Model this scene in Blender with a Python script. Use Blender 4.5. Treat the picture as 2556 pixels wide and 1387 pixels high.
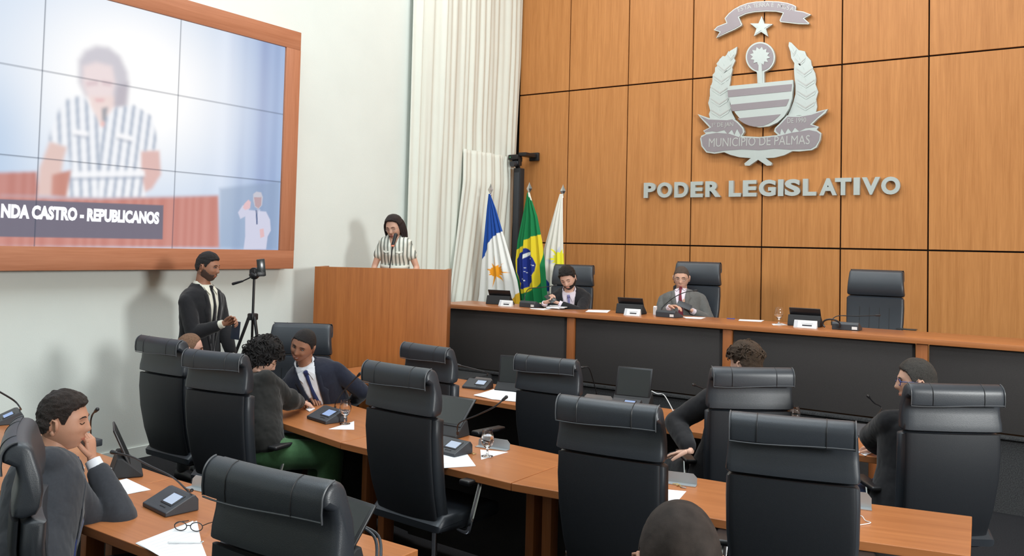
import bpy, bmesh, math, random
import numpy as np
from mathutils import Vector, Matrix, Euler, noise
from mathutils.bvhtree import BVHTree

for o in list(bpy.data.objects):
    bpy.data.objects.remove(o, do_unlink=True)
SC = bpy.context.scene
COL = SC.collection
PI = math.pi

# ------------------------------------------------------------------ camera
FPX, PCX, PCY, CAMH = 2136.6, 1278.0, 535.0, 1.95      # frame taken as 2556 x 1387
R3 = Matrix(((0.82545, 0.00211, 0.56447), (0.56396, -0.04638, -0.82450), (0.02444, 0.99892, -0.03948)))
def _ortho():
    a = Vector((3123, 8, FPX)).normalized()
    b = Vector((1462, -120, -FPX)); b = (b - a * a.dot(b)).normalized()
    c = a.cross(b)
    return Matrix((a, b, c))
R3 = _ortho()
CAMC = Vector((0, 0, CAMH))
cd = bpy.data.cameras.new('camera')
cam = bpy.data.objects.new('camera', cd); COL.objects.link(cam)
cd.sensor_fit = 'HORIZONTAL'; cd.sensor_width = 36.0
cd.lens = FPX / 2556 * 36.0
cd.shift_y = (PCY - 693.5) / 2556
cd.clip_start = 0.05
M4 = R3.to_4x4(); M4.translation = CAMC
cam.matrix_world = M4
SC.camera = cam
def ray(x, y): return R3 @ Vector((x - PCX, -(y - PCY), -FPX))
def onz(x, y, z):
    d = ray(x, y); return CAMC + d * ((z - CAMH) / d.z)
def onY(x, y, Y):
    d = ray(x, y); return CAMC + d * (Y / d.y)
def onX(x, y, X):
    d = ray(x, y); return CAMC + d * (X / d.x)
def atd(x, y, dep):
    return CAMC + ray(x, y) * (dep / FPX)

# ------------------------------------------------------------------ light and exposure
SC.view_settings.view_transform = 'Standard'
SC.view_settings.look = 'None'
SC.view_settings.gamma = 1.0
SC.view_settings.use_curve_mapping = False
SC.view_settings.exposure = 0.0
w = bpy.data.worlds.new('world'); SC.world = w; w.use_nodes = True
w.node_tree.nodes['Background'].inputs[0].default_value = (0.8, 0.9, 1.0, 1)
w.node_tree.nodes['Background'].inputs[1].default_value = 0.05
def area(name, loc, aim, sx, sy, power, color=(1, 1, 1)):
    l = bpy.data.lights.new(name, 'AREA'); l.shape = 'RECTANGLE'; l.size = sx; l.size_y = sy
    l.energy = power; l.color = color
    o = bpy.data.objects.new(name, l); COL.objects.link(o); o.location = loc
    o.rotation_euler = (Vector(aim) - Vector(loc)).to_track_quat('-Z', 'Y').to_euler()
    return o
# ceiling troffers over the chamber and a row washing the panelled wall, an unseen broad source on the right
area('ceiling_light_wall', (-3.2, 7.6, 6.8), (-3.2, 10.3, 2.2), 7.0, 0.6, 132, (0.98, 0.99, 0.98))
area('ceiling_light_wall_left', (-4.3, 4.6, 6.8), (-7.0, 5.2, 2.0), 5.0, 0.8, 8, (0.97, 0.99, 1))
area('ceiling_light_middle', (-3.0, 5.0, 6.85), (-3.0, 5.0, 0), 6.0, 2.0, 235, (0.90, 0.97, 1))
area('ceiling_light_rear', (-2.5, 1.0, 6.85), (-2.5, 1.4, 0), 6.0, 1.8, 230, (0.80, 0.92, 1))
area('side_light_right', (5.4, 2.6, 2.9), (-5.5, 5.8, 1.7), 1.2, 1.2, 560, (0.97, 0.99, 0.98))

# ------------------------------------------------------------------ materials
def _nt(name):
    m = bpy.data.materials.new(name); m.use_nodes = True
    nt = m.node_tree; return m, nt, nt.nodes['Principled BSDF']
def srgb(r, g, b):
    f = lambda c: (c / 255 / 12.92) if c <= 10 else ((c / 255 + 0.055) / 1.055) ** 2.4
    return (f(r), f(g), f(b), 1)
def plain(name, col, rough=0.5, metal=0.0, spec=0.5, bump=0, bscale=60, var=0.0, vscale=8, **kw):
    m, nt, b = _nt(name)
    b.inputs['Base Color'].default_value = col
    b.inputs['Roughness'].default_value = rough
    b.inputs['Metallic'].default_value = metal
    b.inputs['Specular IOR Level'].default_value = spec
    for k, v in kw.items(): b.inputs[k].default_value = v
    tc = nt.nodes.new('ShaderNodeTexCoord')
    if bump:
        n = nt.nodes.new('ShaderNodeTexNoise'); n.inputs['Scale'].default_value = bscale; n.inputs['Detail'].default_value = 4
        nt.links.new(tc.outputs['Object'], n.inputs['Vector'])
        bp = nt.nodes.new('ShaderNodeBump'); bp.inputs['Strength'].default_value = bump; bp.inputs['Distance'].default_value = 0.01
        nt.links.new(n.outputs['Fac'], bp.inputs['Height']); nt.links.new(bp.outputs['Normal'], b.inputs['Normal'])
    if var:
        n2 = nt.nodes.new('ShaderNodeTexNoise'); n2.inputs['Scale'].default_value = vscale; n2.inputs['Detail'].default_value = 5
        nt.links.new(tc.outputs['Object'], n2.inputs['Vector'])
        r = nt.nodes.new('ShaderNodeValToRGB')
        r.color_ramp.elements[0].position = 0.3; r.color_ramp.elements[1].position = 0.7
        r.color_ramp.elements[0].color = tuple(c * (1 - var) for c in col[:3]) + (1,)
        r.color_ramp.elements[1].color = tuple(min(1, c * (1 + var)) for c in col[:3]) + (1,)
        nt.links.new(n2.outputs['Fac'], r.inputs['Fac']); nt.links.new(r.outputs['Color'], b.inputs['Base Color'])
    return m
def wood(name, c0, c1, axis='Z', rough=0.38, scale=1.0, spec=0.4):
    m, nt, b = _nt(name)
    tc = nt.nodes.new('ShaderNodeTexCoord')
    oi = nt.nodes.new('ShaderNodeObjectInfo')
    mul = nt.nodes.new('ShaderNodeVectorMath'); mul.operation = 'SCALE'
    cb = nt.nodes.new('ShaderNodeCombineXYZ')
    mm = nt.nodes.new('ShaderNodeMath'); mm.operation = 'MULTIPLY'; mm.inputs[1].default_value = 37.0
    nt.links.new(oi.outputs['Random'], mm.inputs[0])
    for i in range(3): nt.links.new(mm.outputs[0], cb.inputs[i])
    ad = nt.nodes.new('ShaderNodeVectorMath'); ad.operation = 'ADD'
    nt.links.new(tc.outputs['Object'], ad.inputs[0]); nt.links.new(cb.outputs[0], ad.inputs[1])
    mp = nt.nodes.new('ShaderNodeMapping')
    s = {'Z': (14, 14, 0.55), 'X': (0.55, 14, 14), 'Y': (14, 0.55, 14)}[axis]
    mp.inputs['Scale'].default_value = tuple(v * scale for v in s)
    nt.links.new(ad.outputs[0], mp.inputs['Vector'])
    n = nt.nodes.new('ShaderNodeTexNoise'); n.inputs['Scale'].default_value = 1.6; n.inputs['Detail'].default_value = 7; n.inputs['Roughness'].default_value = 0.62
    n.inputs['Distortion'].default_value = 0.35
    nt.links.new(mp.outputs[0], n.inputs['Vector'])
    n2 = nt.nodes.new('ShaderNodeTexNoise'); n2.inputs['Scale'].default_value = 7.5; n2.inputs['Detail'].default_value = 3
    nt.links.new(mp.outputs[0], n2.inputs['Vector'])
    mx = nt.nodes.new('ShaderNodeMath'); mx.operation = 'MULTIPLY_ADD'; mx.inputs[1].default_value = 0.35
    nt.links.new(n2.outputs['Fac'], mx.inputs[0])
    sc = nt.nodes.new('ShaderNodeMath'); sc.operation = 'MULTIPLY'; sc.inputs[1].default_value = 0.65
    nt.links.new(n.outputs['Fac'], sc.inputs[0]); nt.links.new(sc.outputs[0], mx.inputs[2])
    r = nt.nodes.new('ShaderNodeValToRGB')
    r.color_ramp.elements[0].position = 0.30; r.color_ramp.elements[1].position = 0.68
    r.color_ramp.elements[0].color = c0; r.color_ramp.elements[1].color = c1
    nt.links.new(mx.outputs[0], r.inputs['Fac']); nt.links.new(r.outputs['Color'], b.inputs['Base Color'])
    b.inputs['Roughness'].default_value = rough; b.inputs['Specular IOR Level'].default_value = spec
    return m
def vcol(name, rough=0.7, emit=0.0, spec=0.3):
    m, nt, b = _nt(name)
    a = nt.nodes.new('ShaderNodeVertexColor'); a.layer_name = 'Col'
    if emit:
        b.inputs['Base Color'].default_value = (0.01, 0.01, 0.012, 1)
        nt.links.new(a.outputs['Color'], b.inputs['Emission Color']); b.inputs['Emission Strength'].default_value = emit
    else:
        nt.links.new(a.outputs['Color'], b.inputs['Base Color'])
    b.inputs['Roughness'].default_value = rough; b.inputs['Specular IOR Level'].default_value = spec
    return m
M = {}
M['wood_wall'] = wood('wood_wall', (0.41, 0.163, 0.046, 1), (0.58, 0.255, 0.083, 1), 'Z', 0.42, 1.0, 0.3)
M['wood_pod'] = wood('wood_podium', (0.26, 0.078, 0.017, 1), (0.42, 0.145, 0.036, 1), 'Z', 0.4, 0.8)
M['wood_desk'] = wood('wood_desk', (0.36, 0.125, 0.042, 1), (0.49, 0.185, 0.065, 1), 'X', 0.3, 0.8, 0.5)
M['wood_edge'] = wood('wood_edge', (0.30, 0.10, 0.032, 1), (0.42, 0.15, 0.05, 1), 'X', 0.4, 0.8)
M['wood_leg'] = wood('wood_leg', (0.27, 0.085, 0.026, 1), (0.4, 0.14, 0.045, 1), 'Z', 0.4, 0.8)
M['wood_frame_y'] = wood('wood_frame_y', (0.38, 0.14, 0.068, 1), (0.52, 0.22, 0.12, 1), 'Y', 0.45, 0.8)
M['wood_frame_z'] = wood('wood_frame_z', (0.38, 0.14, 0.068, 1), (0.52, 0.22, 0.12, 1), 'Z', 0.45, 0.8)
M['wall'] = plain('cream_wall', srgb(221, 227, 221), 0.8, bump=0.08, bscale=120, var=0.02, vscale=2)
M['ceiling'] = plain('white_ceiling', srgb(225, 225, 220), 0.9, var=0.02)
M['carpet'] = plain('carpet', (0.028, 0.028, 0.031, 1), 0.95, spec=0.1, bump=0.6, bscale=400, var=0.35, vscale=160)
M['carpet2'] = plain('carpet_riser', (0.055, 0.056, 0.058, 1), 0.95, spec=0.1, bump=0.6, bscale=400, var=0.45, vscale=130)
M['panel'] = plain('panel_fabric', (0.046, 0.042, 0.041, 1), 0.85, spec=0.2, bump=0.3, bscale=500, var=0.12, vscale=220)
M['groove'] = plain('groove_dark', (0.01, 0.007, 0.006, 1), 0.8, spec=0.1)
M['curtain'] = plain('curtain_cloth', srgb(220, 223, 213), 0.85, spec=0.15, bump=0.1, bscale=200, var=0.015, vscale=3)
M['leather'] = plain('black_leather', (0.027, 0.032, 0.040, 1), 0.40, spec=0.6, bump=0.10, bscale=420)
M['leather2'] = plain('black_leather_back', (0.014, 0.016, 0.020, 1), 0.5, spec=0.4, bump=0.1, bscale=420)
M['piping'] = plain('piping_sheen_grey', (0.085, 0.09, 0.098, 1), 0.4)  # lighter than the leather: the piping's specular sheen is put into its colour
M['chrome'] = plain('chrome', (0.75, 0.76, 0.78, 1), 0.12, 1.0)
M['alu'] = plain('aluminium', (0.55, 0.58, 0.6, 1), 0.38, 0.85)
M['steel1'] = plain('brushed_steel_light', (0.53, 0.57, 0.545, 1), 0.42, 0.5, bump=0.1, bscale=200)
M['steel2'] = plain('brushed_steel_tint', (0.30, 0.26, 0.275, 1), 0.42, 0.45, bump=0.1, bscale=200)
M['steel3'] = plain('steel_lettering', (0.48, 0.48, 0.46, 1), 0.42, 0.4)
M['blk'] = plain('black_plastic', (0.012, 0.012, 0.014, 1), 0.4)
M['blkm'] = plain('matte_black', (0.016, 0.017, 0.019, 1), 0.7)
M['dgrey'] = plain('dark_grey_plastic', (0.035, 0.04, 0.048, 1), 0.45, bump=0.05, bscale=300)
M['glassblk'] = plain('tablet_glass', (0.026, 0.029, 0.030, 1), 0.22)
M['paper'] = plain('white_paper', (0.83, 0.85, 0.88, 1), 0.8, spec=0.1)
M['paper2'] = plain('cream_folder', (0.80, 0.62, 0.40, 1), 0.8, spec=0.1)
M['ink'] = plain('grey_ink', (0.55, 0.56, 0.59, 1), 0.8, spec=0.1)
M['inkd'] = plain('dark_ink', (0.06, 0.06, 0.07, 1), 0.7, spec=0.1)
M['white'] = plain('white_plastic', (0.75, 0.76, 0.76, 1), 0.5)
M['gold'] = plain('brass', (0.6, 0.45, 0.2, 1), 0.35, 0.9)
M['blue_pl'] = plain('blue_plastic', (0.03, 0.06, 0.35, 1), 0.4)
M['teeth'] = plain('teeth', (0.75, 0.72, 0.68, 1), 0.4)
M['eyew'] = plain('eye_white', (0.38, 0.34, 0.32, 1), 0.3)
M['eyed'] = plain('eye_dark', (0.015, 0.01, 0.008, 1), 0.2)
M['red_led'] = plain('orange_ring', (0.8, 0.25, 0.15, 1), 0.4)
def emis(name, col, s):
    m, nt, b = _nt(name); b.inputs['Base Color'].default_value = (0.01, 0.01, 0.01, 1)
    b.inputs['Emission Color'].default_value = col; b.inputs['Emission Strength'].default_value = s; return m
M['scr'] = emis('console_screen_glow', (0.42, 0.6, 1.0, 1), 0.75)
M['scr2'] = emis('console_screen_pale', (0.62, 0.75, 0.95, 1), 0.8)
M['scrbar'] = emis('console_screen_blue', (0.1, 0.38, 0.9, 1), 0.7)
M['led_red'] = emis('status_led', (0.9, 0.3, 0.25, 1), 1.2)
M['led_green'] = emis('green_led', (0.1, 0.9, 0.3, 1), 1.2)
def glassmat(name, col=(1, 1, 1, 1), ior=1.45):
    m, nt, b = _nt(name); b.inputs['Base Color'].default_value = col; b.inputs['Roughness'].default_value = 0.0
    b.inputs['Transmission Weight'].default_value = 1.0; b.inputs['IOR'].default_value = ior; return m
M['glass'] = glassmat('clear_glass'); M['water'] = glassmat('water', (0.95, 0.98, 1, 1), 1.33)

# ------------------------------------------------------------------ mesh helpers
def orth(d, hint=Vector((0, 0, 1))):
    d = Vector(d).normalized()
    h = Vector(hint)
    if abs(d.dot(h)) > 0.97 * h.length: h = Vector((0, 1, 0)) if abs(d.y) < 0.9 else Vector((1, 0, 0))
    a = h.cross(d).normalized(); b = d.cross(a).normalized()
    return a, b, d
class MB:
    def __init__(s): s.v = []; s.f = []; s.m = []
    def add(s, vs, fs, m=0):
        o = len(s.v); s.v += [Vector(p) for p in vs]
        for f in fs: s.f.append([i + o for i in f]); s.m.append(m)
        return s
    def frombm(s, bm, mat=None, m=0):
        bm.verts.ensure_lookup_table(); bm.verts.index_update()
        vs = [(mat @ v.co) if mat else v.co.copy() for v in bm.verts]
        return s.add(vs, [[v.index for v in f.verts] for f in bm.faces], m)
    def box(s, c, d, rot=None, bev=0.0, m=0, seg=2):
        bm = bmesh.new(); bmesh.ops.create_cube(bm, size=1.0)
        for v in bm.verts: v.co = Vector((v.co.x * d[0], v.co.y * d[1], v.co.z * d[2]))
        if bev > 0:
            bmesh.ops.bevel(bm, geom=bm.edges[:], offset=min(bev, min(d) * 0.49), segments=seg, affect='EDGES', profile=0.5)
        mt = Matrix.Translation(Vector(c))
        if rot is not None: mt = mt @ (rot.to_4x4() if isinstance(rot, Matrix) else Euler(rot).to_matrix().to_4x4())
        s.frombm(bm, mt, m); bm.free(); return s
    def loft(s, rings, cap=True, m=0, closed=False):
        n = len(rings[0]); o = len(s.v)
        for r in rings: s.v += [Vector(p) for p in r]
        k = len(rings)
        for i in range(k - 1 if not closed else k):
            a = o + i * n; b = o + ((i + 1) % k) * n
            for j in range(n):
                j2 = (j + 1) % n; s.f.append([a + j, a + j2, b + j2, b + j]); s.m.append(m)
        if cap and not closed:
            s.f.append([o + j for j in range(n)][::-1]); s.m.append(m)
            s.f.append([o + (k - 1) * n + j for j in range(n)]); s.m.append(m)
        return s
    def tube(s, pts, r, n=10, cap=True, m=0, flat=1.0, hint=(0, 0, 1), closed=False):
        pts = [Vector(p) for p in pts]; k = len(pts)
        rr = [r] * k if isinstance(r, (int, float)) else list(r)
        rings = []; pa = None
        for i, p in enumerate(pts):
            if closed: d = pts[(i + 1) % k] - pts[i - 1]
            else: d = pts[min(i + 1, k - 1)] - pts[max(i - 1, 0)]
            if d.length < 1e-9: d = Vector((0, 0, 1))
            d.normalize()
            if pa is None: a, b, _ = orth(d, Vector(hint))
            else:
                a = (pa - d * pa.dot(d))
                a = a.normalized() if a.length > 1e-6 else orth(d)[0]
                b = d.cross(a).normalized()
            pa = a
            rings.append([p + a * math.cos(t) * rr[i] + b * math.sin(t) * rr[i] * flat for t in [2 * PI * j / n for j in range(n)]])
        return s.loft(rings, cap, m, closed)
    def capsule(s, pts, r, n=10, m=0, flat=1.0, hint=(0, 0, 1)):
        pts = [Vector(p) for p in pts]; k = len(pts)
        rr = [r] * k if isinstance(r, (int, float)) else list(r)
        d0 = (pts[0] - pts[1]).normalized(); d1 = (pts[-1] - pts[-2]).normalized()
        P = []; Q = []
        for a in (80, 50, 25): P.append(pts[0] + d0 * rr[0] * math.sin(math.radians(a))); Q.append(rr[0] * math.cos(math.radians(a)))
        P += pts; Q += rr
        for a in (25, 50, 80): P.append(pts[-1] + d1 * rr[-1] * math.sin(math.radians(a))); Q.append(rr[-1] * math.cos(math.radians(a)))
        return s.tube(P, Q, n, True, m, flat, hint)
    def ell(s, c, r, rot=None, n=2, m=0):
        bm = bmesh.new(); bmesh.ops.create_icosphere(bm, subdivisions=n, radius=1.0)
        if isinstance(r, (int, float)): r = (r, r, r)
        mt = Matrix.Translation(Vector(c))
        if rot is not None: mt = mt @ (rot.to_4x4() if isinstance(rot, Matrix) else Euler(rot).to_matrix().to_4x4())
        mt = mt @ Matrix.Diagonal((r[0], r[1], r[2], 1))
        s.frombm(bm, mt, m); bm.free(); return s
    def lathe(s, prof, c=(0, 0, 0), n=24, m=0):
        c = Vector(c)
        return s.loft([[c + Vector((r * math.cos(t), r * math.sin(t), z)) for t in [2 * PI * j / n for j in range(n)]] for r, z in prof], True, m)
    def prism(s, poly, vec, m=0):          # poly: list of 3d points (planar), extruded by vec
        n = len(poly); a = [Vector(p) for p in poly]; vec = Vector(vec)
        nn = Vector((0, 0, 0))
        for i in range(n): nn += a[i].cross(a[(i + 1) % n])
        if nn.dot(vec) > 0: a = a[::-1]
        b = [p + vec for p in a]; o = len(s.v); s.v += a + b
        s.f.append(list(range(o, o + n))); s.m.append(m)
        s.f.append(list(range(o + n, o + 2 * n))[::-1]); s.m.append(m)
        for i in range(n):
            j = (i + 1) % n
            s.f.append([o + i, o + n + i, o + n + j, o + j]); s.m.append(m)
        return s
    def xf(s, mat):
        s.v = [mat @ p for p in s.v]; return s
    def mesh(s, name, mats, angle=35, smooth=True):
        me = bpy.data.meshes.new(name); me.from_pydata([tuple(p) for p in s.v], [], s.f)
        if not isinstance(mats, (list, tuple)): mats = [mats]
        for x in mats: me.materials.append(x)
        if len(mats) > 1: me.polygons.foreach_set('material_index', s.m)
        me.validate(clean_customdata=False)
        bm = bmesh.new(); bm.from_mesh(me); bmesh.ops.recalc_face_normals(bm, faces=bm.faces[:]); bm.to_mesh(me); bm.free()
        if smooth:
            me.polygons.foreach_set('use_smooth', [True] * len(me.polygons))
            if angle: me.set_sharp_from_angle(angle=math.radians(angle))
        me.update(); return me
    def build(s, name, mats, parent=None, angle=35, smooth=True, label=None):
        o = bpy.data.objects.new(name, s.mesh(name, mats, angle, smooth)); COL.objects.link(o)
        if parent is not None: o.parent = parent
        if label: o['label'] = label
        return o
def tag(o, label, cat, group=None, kind=None):
    o['label'] = label; o['category'] = cat
    if group: o['group'] = group
    if kind: o['kind'] = kind
    return o
def thing(name, label, cat, loc=(0, 0, 0), rotz=0.0, group=None):
    o = bpy.data.objects.new(name, None); COL.objects.link(o); o.empty_display_size = 0.1
    o.location = loc; o.rotation_euler = (0, 0, rotz); return tag(o, label, cat, group)
def struct(o): o['kind'] = 'structure'; return o
def text(name, body, size, mat, parent, mtx, ext=0.002, off=0.0, align='LEFT', sx=1.0, fit=None):
    cu = bpy.data.curves.new(name, 'FONT'); cu.body = body; cu.size = size; cu.extrude = ext; cu.offset = off; cu.align_x = align
    cu.resolution_u = 3
    t = bpy.data.objects.new('tmp', cu); COL.objects.link(t)
    bpy.context.view_layer.update()
    dg = bpy.context.evaluated_depsgraph_get()
    me = bpy.data.meshes.new_from_object(t.evaluated_get(dg)); me.name = name
    bpy.data.objects.remove(t)
    xs = [v.co.x for v in me.vertices]; wd = max(xs) - min(xs); x0 = min(xs)
    if fit: sx = fit / wd
    for v in me.vertices: v.co.x = (v.co.x - (x0 if align == 'LEFT' else 0)) * sx
    me.transform(mtx); me.materials.clear(); me.materials.append(mat)
    o = bpy.data.objects.new(name, me); COL.objects.link(o)
    if parent is not None: o.parent = parent
    return o
def frame(o, x, y, z):     # matrix from origin and axes
    return Matrix((( x[0], y[0], z[0], o[0]), (x[1], y[1], z[1], o[1]), (x[2], y[2], z[2], o[2]), (0, 0, 0, 1)))
def smoothpath(pts, k=5):
    P = [Vector(p) for p in pts]; out = []
    for i in range(len(P) - 1):
        p0 = P[max(i - 1, 0)]; p1 = P[i]; p2 = P[i + 1]; p3 = P[min(i + 2, len(P) - 1)]
        for j in range(k):
            t = j / k
            out.append(0.5 * ((2 * p1) + (p2 - p0) * t + (2 * p0 - 5 * p1 + 4 * p2 - p3) * t * t + (3 * p1 - p0 - 3 * p2 + p3) * t ** 3))
    out.append(P[-1]); return out
# ================================================================== the room
XL, YB = -7.08, 10.3
GX = [-6.97, -6.133, -5.213, -4.293, -3.373, -2.453, -1.533, -0.613, 0.307, 1.227, 2.147, 3.067, 3.987, 4.907, 5.9]
MB().box((-0.5, 3, -0.05), (13.6, 15.0, 0.1)).build('floor', M['carpet'], smooth=False)['kind'] = 'structure'
MB().box((-0.5, 3, 7.05), (13.6, 15.0, 0.1)).build('ceiling', M['ceiling'], smooth=False)['kind'] = 'structure'
MB().box((XL - 0.1, 3, 3.5), (0.2, 15.0, 7.0)).build('wall_left', M['wall'], smooth=False)['kind'] = 'structure'
MB().box((6.2, 3, 3.5), (0.2, 15.0, 7.0)).build('wall_right', M['wall'], smooth=False)['kind'] = 'structure'
MB().box((-0.5, -4.3, 3.5), (13.4, 0.2, 7.0)).build('wall_front', M['wall'], smooth=False)['kind'] = 'structure'
wb = MB().box((-0.5, YB + 0.13, 3.5), (13.4, 0.2, 7.0)).build('wall_back', M['groove'], smooth=False); struct(wb)
ZR = [0.0, 2.038, 4.18, 6.32, 7.0]
for i in range(len(GX) - 1):
    for j in range(4):
        x0, x1, z0, z1 = GX[i] + 0.008, GX[i + 1] - 0.008, ZR[j] + 0.009, ZR[j + 1] - 0.009
        o = MB().box((0, 0, 0), (x1 - x0, 0.03, z1 - z0), bev=0.002, seg=1).build('wood_panel', M['wood_wall'], wb)
        o.location = ((x0 + x1) / 2, YB + 0.015, (z0 + z1) / 2)
# dais platform
TY = 7.65
o = MB().box((-0.5, (TY + 0.04 + YB) / 2 , 0.285), (13.0, YB - TY - 0.06, 0.57)).build('trim_1', M['carpet2'], smooth=False); struct(o); tag(o, 'raised dais platform covered with dark grey carpet', 'platform', kind='structure')
o = MB().box((-0.5, TY + 0.035, 0.585), (13.0, 0.07, 0.03), bev=0.008).build('trim_2', M['carpet2']); struct(o)
# angled dais floor under the lectern corner
pL, pR = atd(786, 666, 8.75), atd(1119, 666, 8.75)
pu = Vector((pR.x - pL.x, pR.y - pL.y, 0)).normalized(); pn = Vector((pu.y, -pu.x, 0))      # pn looks at the room
mb = MB(); mb.prism([(XL, pL.y - 0.25, 0), (pL.x, pL.y + 0.05, 0), (pR.x, pR.y + 0.05, 0), (pR.x, TY + 0.04, 0), (XL, TY + 0.04, 0)], (0, 0, 0.57))
o = mb.build('trim_3', M['carpet2'], smooth=False); struct(o)
MB().box((XL + 0.008, 1.0, 0.05), (0.016, 10.0, 0.1)).build('baseboard_left', M['wall'], smooth=False)['kind'] = 'structure'

# curtain: hangs along the left wall into the corner
def curtain():
    rnd = random.Random(4)
    ny, nz = 260, 60; vs = []; fs = []
    folds = [(rnd.uniform(0, 1), rnd.uniform(0.012, 0.03), rnd.uniform(0.010, 0.03)) for _ in range(46)]
    for k in range(nz + 1):
        tz = k / nz; z = 0.60 + 6.38 * tz
        for i in range(ny + 1):
            u = i / ny
            y1 = 10.17 + 0.10 * min(1, max(0, (z - 2.2) / 2.5)) - 0.10 * max(0, 1 - abs(z - 2.6) / 0.8) * 0
            y = 7.935 + (y1 - 7.935) * u
            lean = max(0, (3.6 - z)) * 0.04 * math.exp(-((u - 0.62) / 0.2) ** 2)       # cloth gathered aside lower down
            d = 0.0
            for c, w_, a in folds:
                uu = u + 0.05 * max(0, (3.5 - z)) / 3 * math.sin(u * 5)
                d += a * math.exp(-((uu - c) / w_) ** 2)
            d = d * 0.75 + 0.012 * math.sin(u * 60 + 0.6 * math.sin(z * 0.7)) + 0.007 * math.sin(u * 131 + z * 0.25)
            d += 0.05 * max(0, math.sin((u - 0.1) * 9)) * (0.5 + 0.5 * tz)
            vs.append((XL + 0.03 + 0.05 + d + lean, y, z))
    for k in range(nz):
        for i in range(ny):
            a = k * (ny + 1) + i; fs.append([a, a + 1, a + ny + 2, a + ny + 1])
    mb = MB(); mb.add(vs, fs); o = mb.build('curtain', M['curtain'], angle=None)
    sm = o.modifiers.new('thick', 'SOLIDIFY'); sm.thickness = 0.004
    return o
cu_ = curtain(); tag(cu_, 'tall off white curtain hanging in folds in the corner behind the flags', 'curtain')
# swag of cloth drawn across at mid height
def swag():
    vs = []; fs = []; ny, nz = 70, 50
    for k in range(nz + 1):
        t = k / nz; z = 3.25 - 2.6 * t
        ya = 8.95 - 0.42 * t ** 1.1; yb = 9.98 - 0.33 * t ** 1.3
        for i in range(ny + 1):
            u = i / ny; y = ya + (yb - ya) * u
            x = XL + 0.19 + 0.016 * math.sin(u * 26 + 1.2 * t) + 0.012 * math.sin(u * 61 + t) + 0.03 * math.sin(PI * u) - 0.05 * (1 - min(1, t * 6))
            vs.append((x, y, z))
    for k in range(nz):
        for i in range(ny):
            a = k * (ny + 1) + i; fs.append([a, a + 1, a + ny + 2, a + ny + 1])
    o = MB().add(vs, fs).build('curtain_swag', M['curtain'], cu_, angle=None)
    sm = o.modifiers.new('thick', 'SOLIDIFY'); sm.thickness = 0.004
swag()

# ------------------------------------------------------------------ lectern (podium)
H_P = 1.715
wP = (pR - pL).length
pm = (pL + pR) / 2
pod = thing('lectern', 'tall wooden lectern box set across the corner in front of the speaking woman', 'lectern', (pm.x, pm.y, 0), math.atan2(pu.y, pu.x))
MB().box((0, 0.02, H_P / 2), (wP, 0.04, H_P), bev=0.002).build('front_panel', M['wood_pod'], pod)
for sx, nm in ((-1, 'side_panel'), (1, 'side_panel')):
    MB().box((sx * (wP / 2 - 0.02), 0.04 + 0.23, H_P / 2), (0.04, 0.46, H_P - 0.004), bev=0.002).build(nm, M['wood_pod'], pod)
MB().box((0, 0.25, H_P - 0.10), (wP - 0.084, 0.40, 0.03), bev=0.003).build('shelf', M['wood_pod'], pod)
# back-left return seen behind the rim
MB().box((-wP / 2 + 0.32, 0.54, H_P - 0.2), (0.64, 0.03, 0.36), bev=0.003).build('back_panel', M['wood_pod'], pod)

# ------------------------------------------------------------------ dais table
dt = thing('dais_table', 'long raised wooden table with dark grey front panels before the panelled wall', 'table', (-2.3, TY, 0.57))
X0, X1 = -6.10, 4.5
def dloc(x, y, z): return (x + 2.3, y - TY, z - 0.57)
MB().box(dloc((X0 + X1) / 2 - 0.1, TY + 0.35, 1.2775), (X1 - X0 + 0.2, 0.72, 0.045), bev=0.003).build('tabletop', M['wood_desk'], dt)
px = [-6.14, -4.49, -2.82, -1.185, 0.45, 2.1, 3.75]
for i in range(len(px)):
    xa = max(px[i], X0) + (0.05 if i else 0); xb = (px[i + 1] - 0.05) if i + 1 < len(px) else X1
    MB().box(dloc((xa + xb) / 2, TY + 0.06, 0.93), (xb - xa - 0.004, 0.03, 0.635), bev=0.002).build('front_panel', M['panel'], dt, label='dark grey fabric front panel')
for x in px[1:]:
    MB().box(dloc(x, TY + 0.055, 0.93), (0.085, 0.07, 0.64), bev=0.003).build('post', M['wood_leg'], dt)

# ------------------------------------------------------------------ council desks
def desk_unit(n0, n1, f0, f1, label, group, legs=(0.08, 0.92)):
    c = (Vector(n0 + (0,)) + Vector(n1 + (0,)) + Vector(f0 + (0,)) + Vector(f1 + (0,))) / 4
    th = math.atan2(n1[1] - n0[1], n1[0] - n0[0])
    t = thing('council_desk', label, 'desk', (c.x, c.y, 0), th, group)
    Ri = Matrix.Rotation(-th, 3, 'Z')
    L = lambda p, z: Ri @ (Vector((p[0], p[1], 0)) - c) + Vector((0, 0, z))
    A, B, C_, D = L(n0, .70), L(n1, .70), L(f1, .70), L(f0, .70)
    A.x += .002; D.x += .002; B.x -= .002; C_.x -= .002
    mb = MB(); mb.prism([A, B, C_, D], (0, 0, 0.04)); tp = mb.build('desktop', M['wood_desk'], t, smooth=False)
    bv = tp.modifiers.new('bev', 'BEVEL'); bv.width = 0.003; bv.segments = 2
    y0 = A.y; y1 = D.y; dep = y1 - y0; x0 = A.x; x1 = B.x
    MB().box(((x0 + x1) / 2, (D.y + C_.y) / 2 - 0.10, 0.37), ((x1 - x0) * 0.98, 0.02, 0.64), bev=0.002).build('modesty_panel', M['panel'], t, label='dark fabric modesty panel')
    for u in legs:
        x = x0 + (x1 - x0) * u
        MB().box((x, y0 + dep * 0.45, 0.35), (0.055, 0.09, 0.70), bev=0.003).build('leg', M['wood_leg'], t)
    return t
g2 = 'council desks'
n2 = lambda x: 3.70 + 0.062 * (x + 2.65) ** 2
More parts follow.
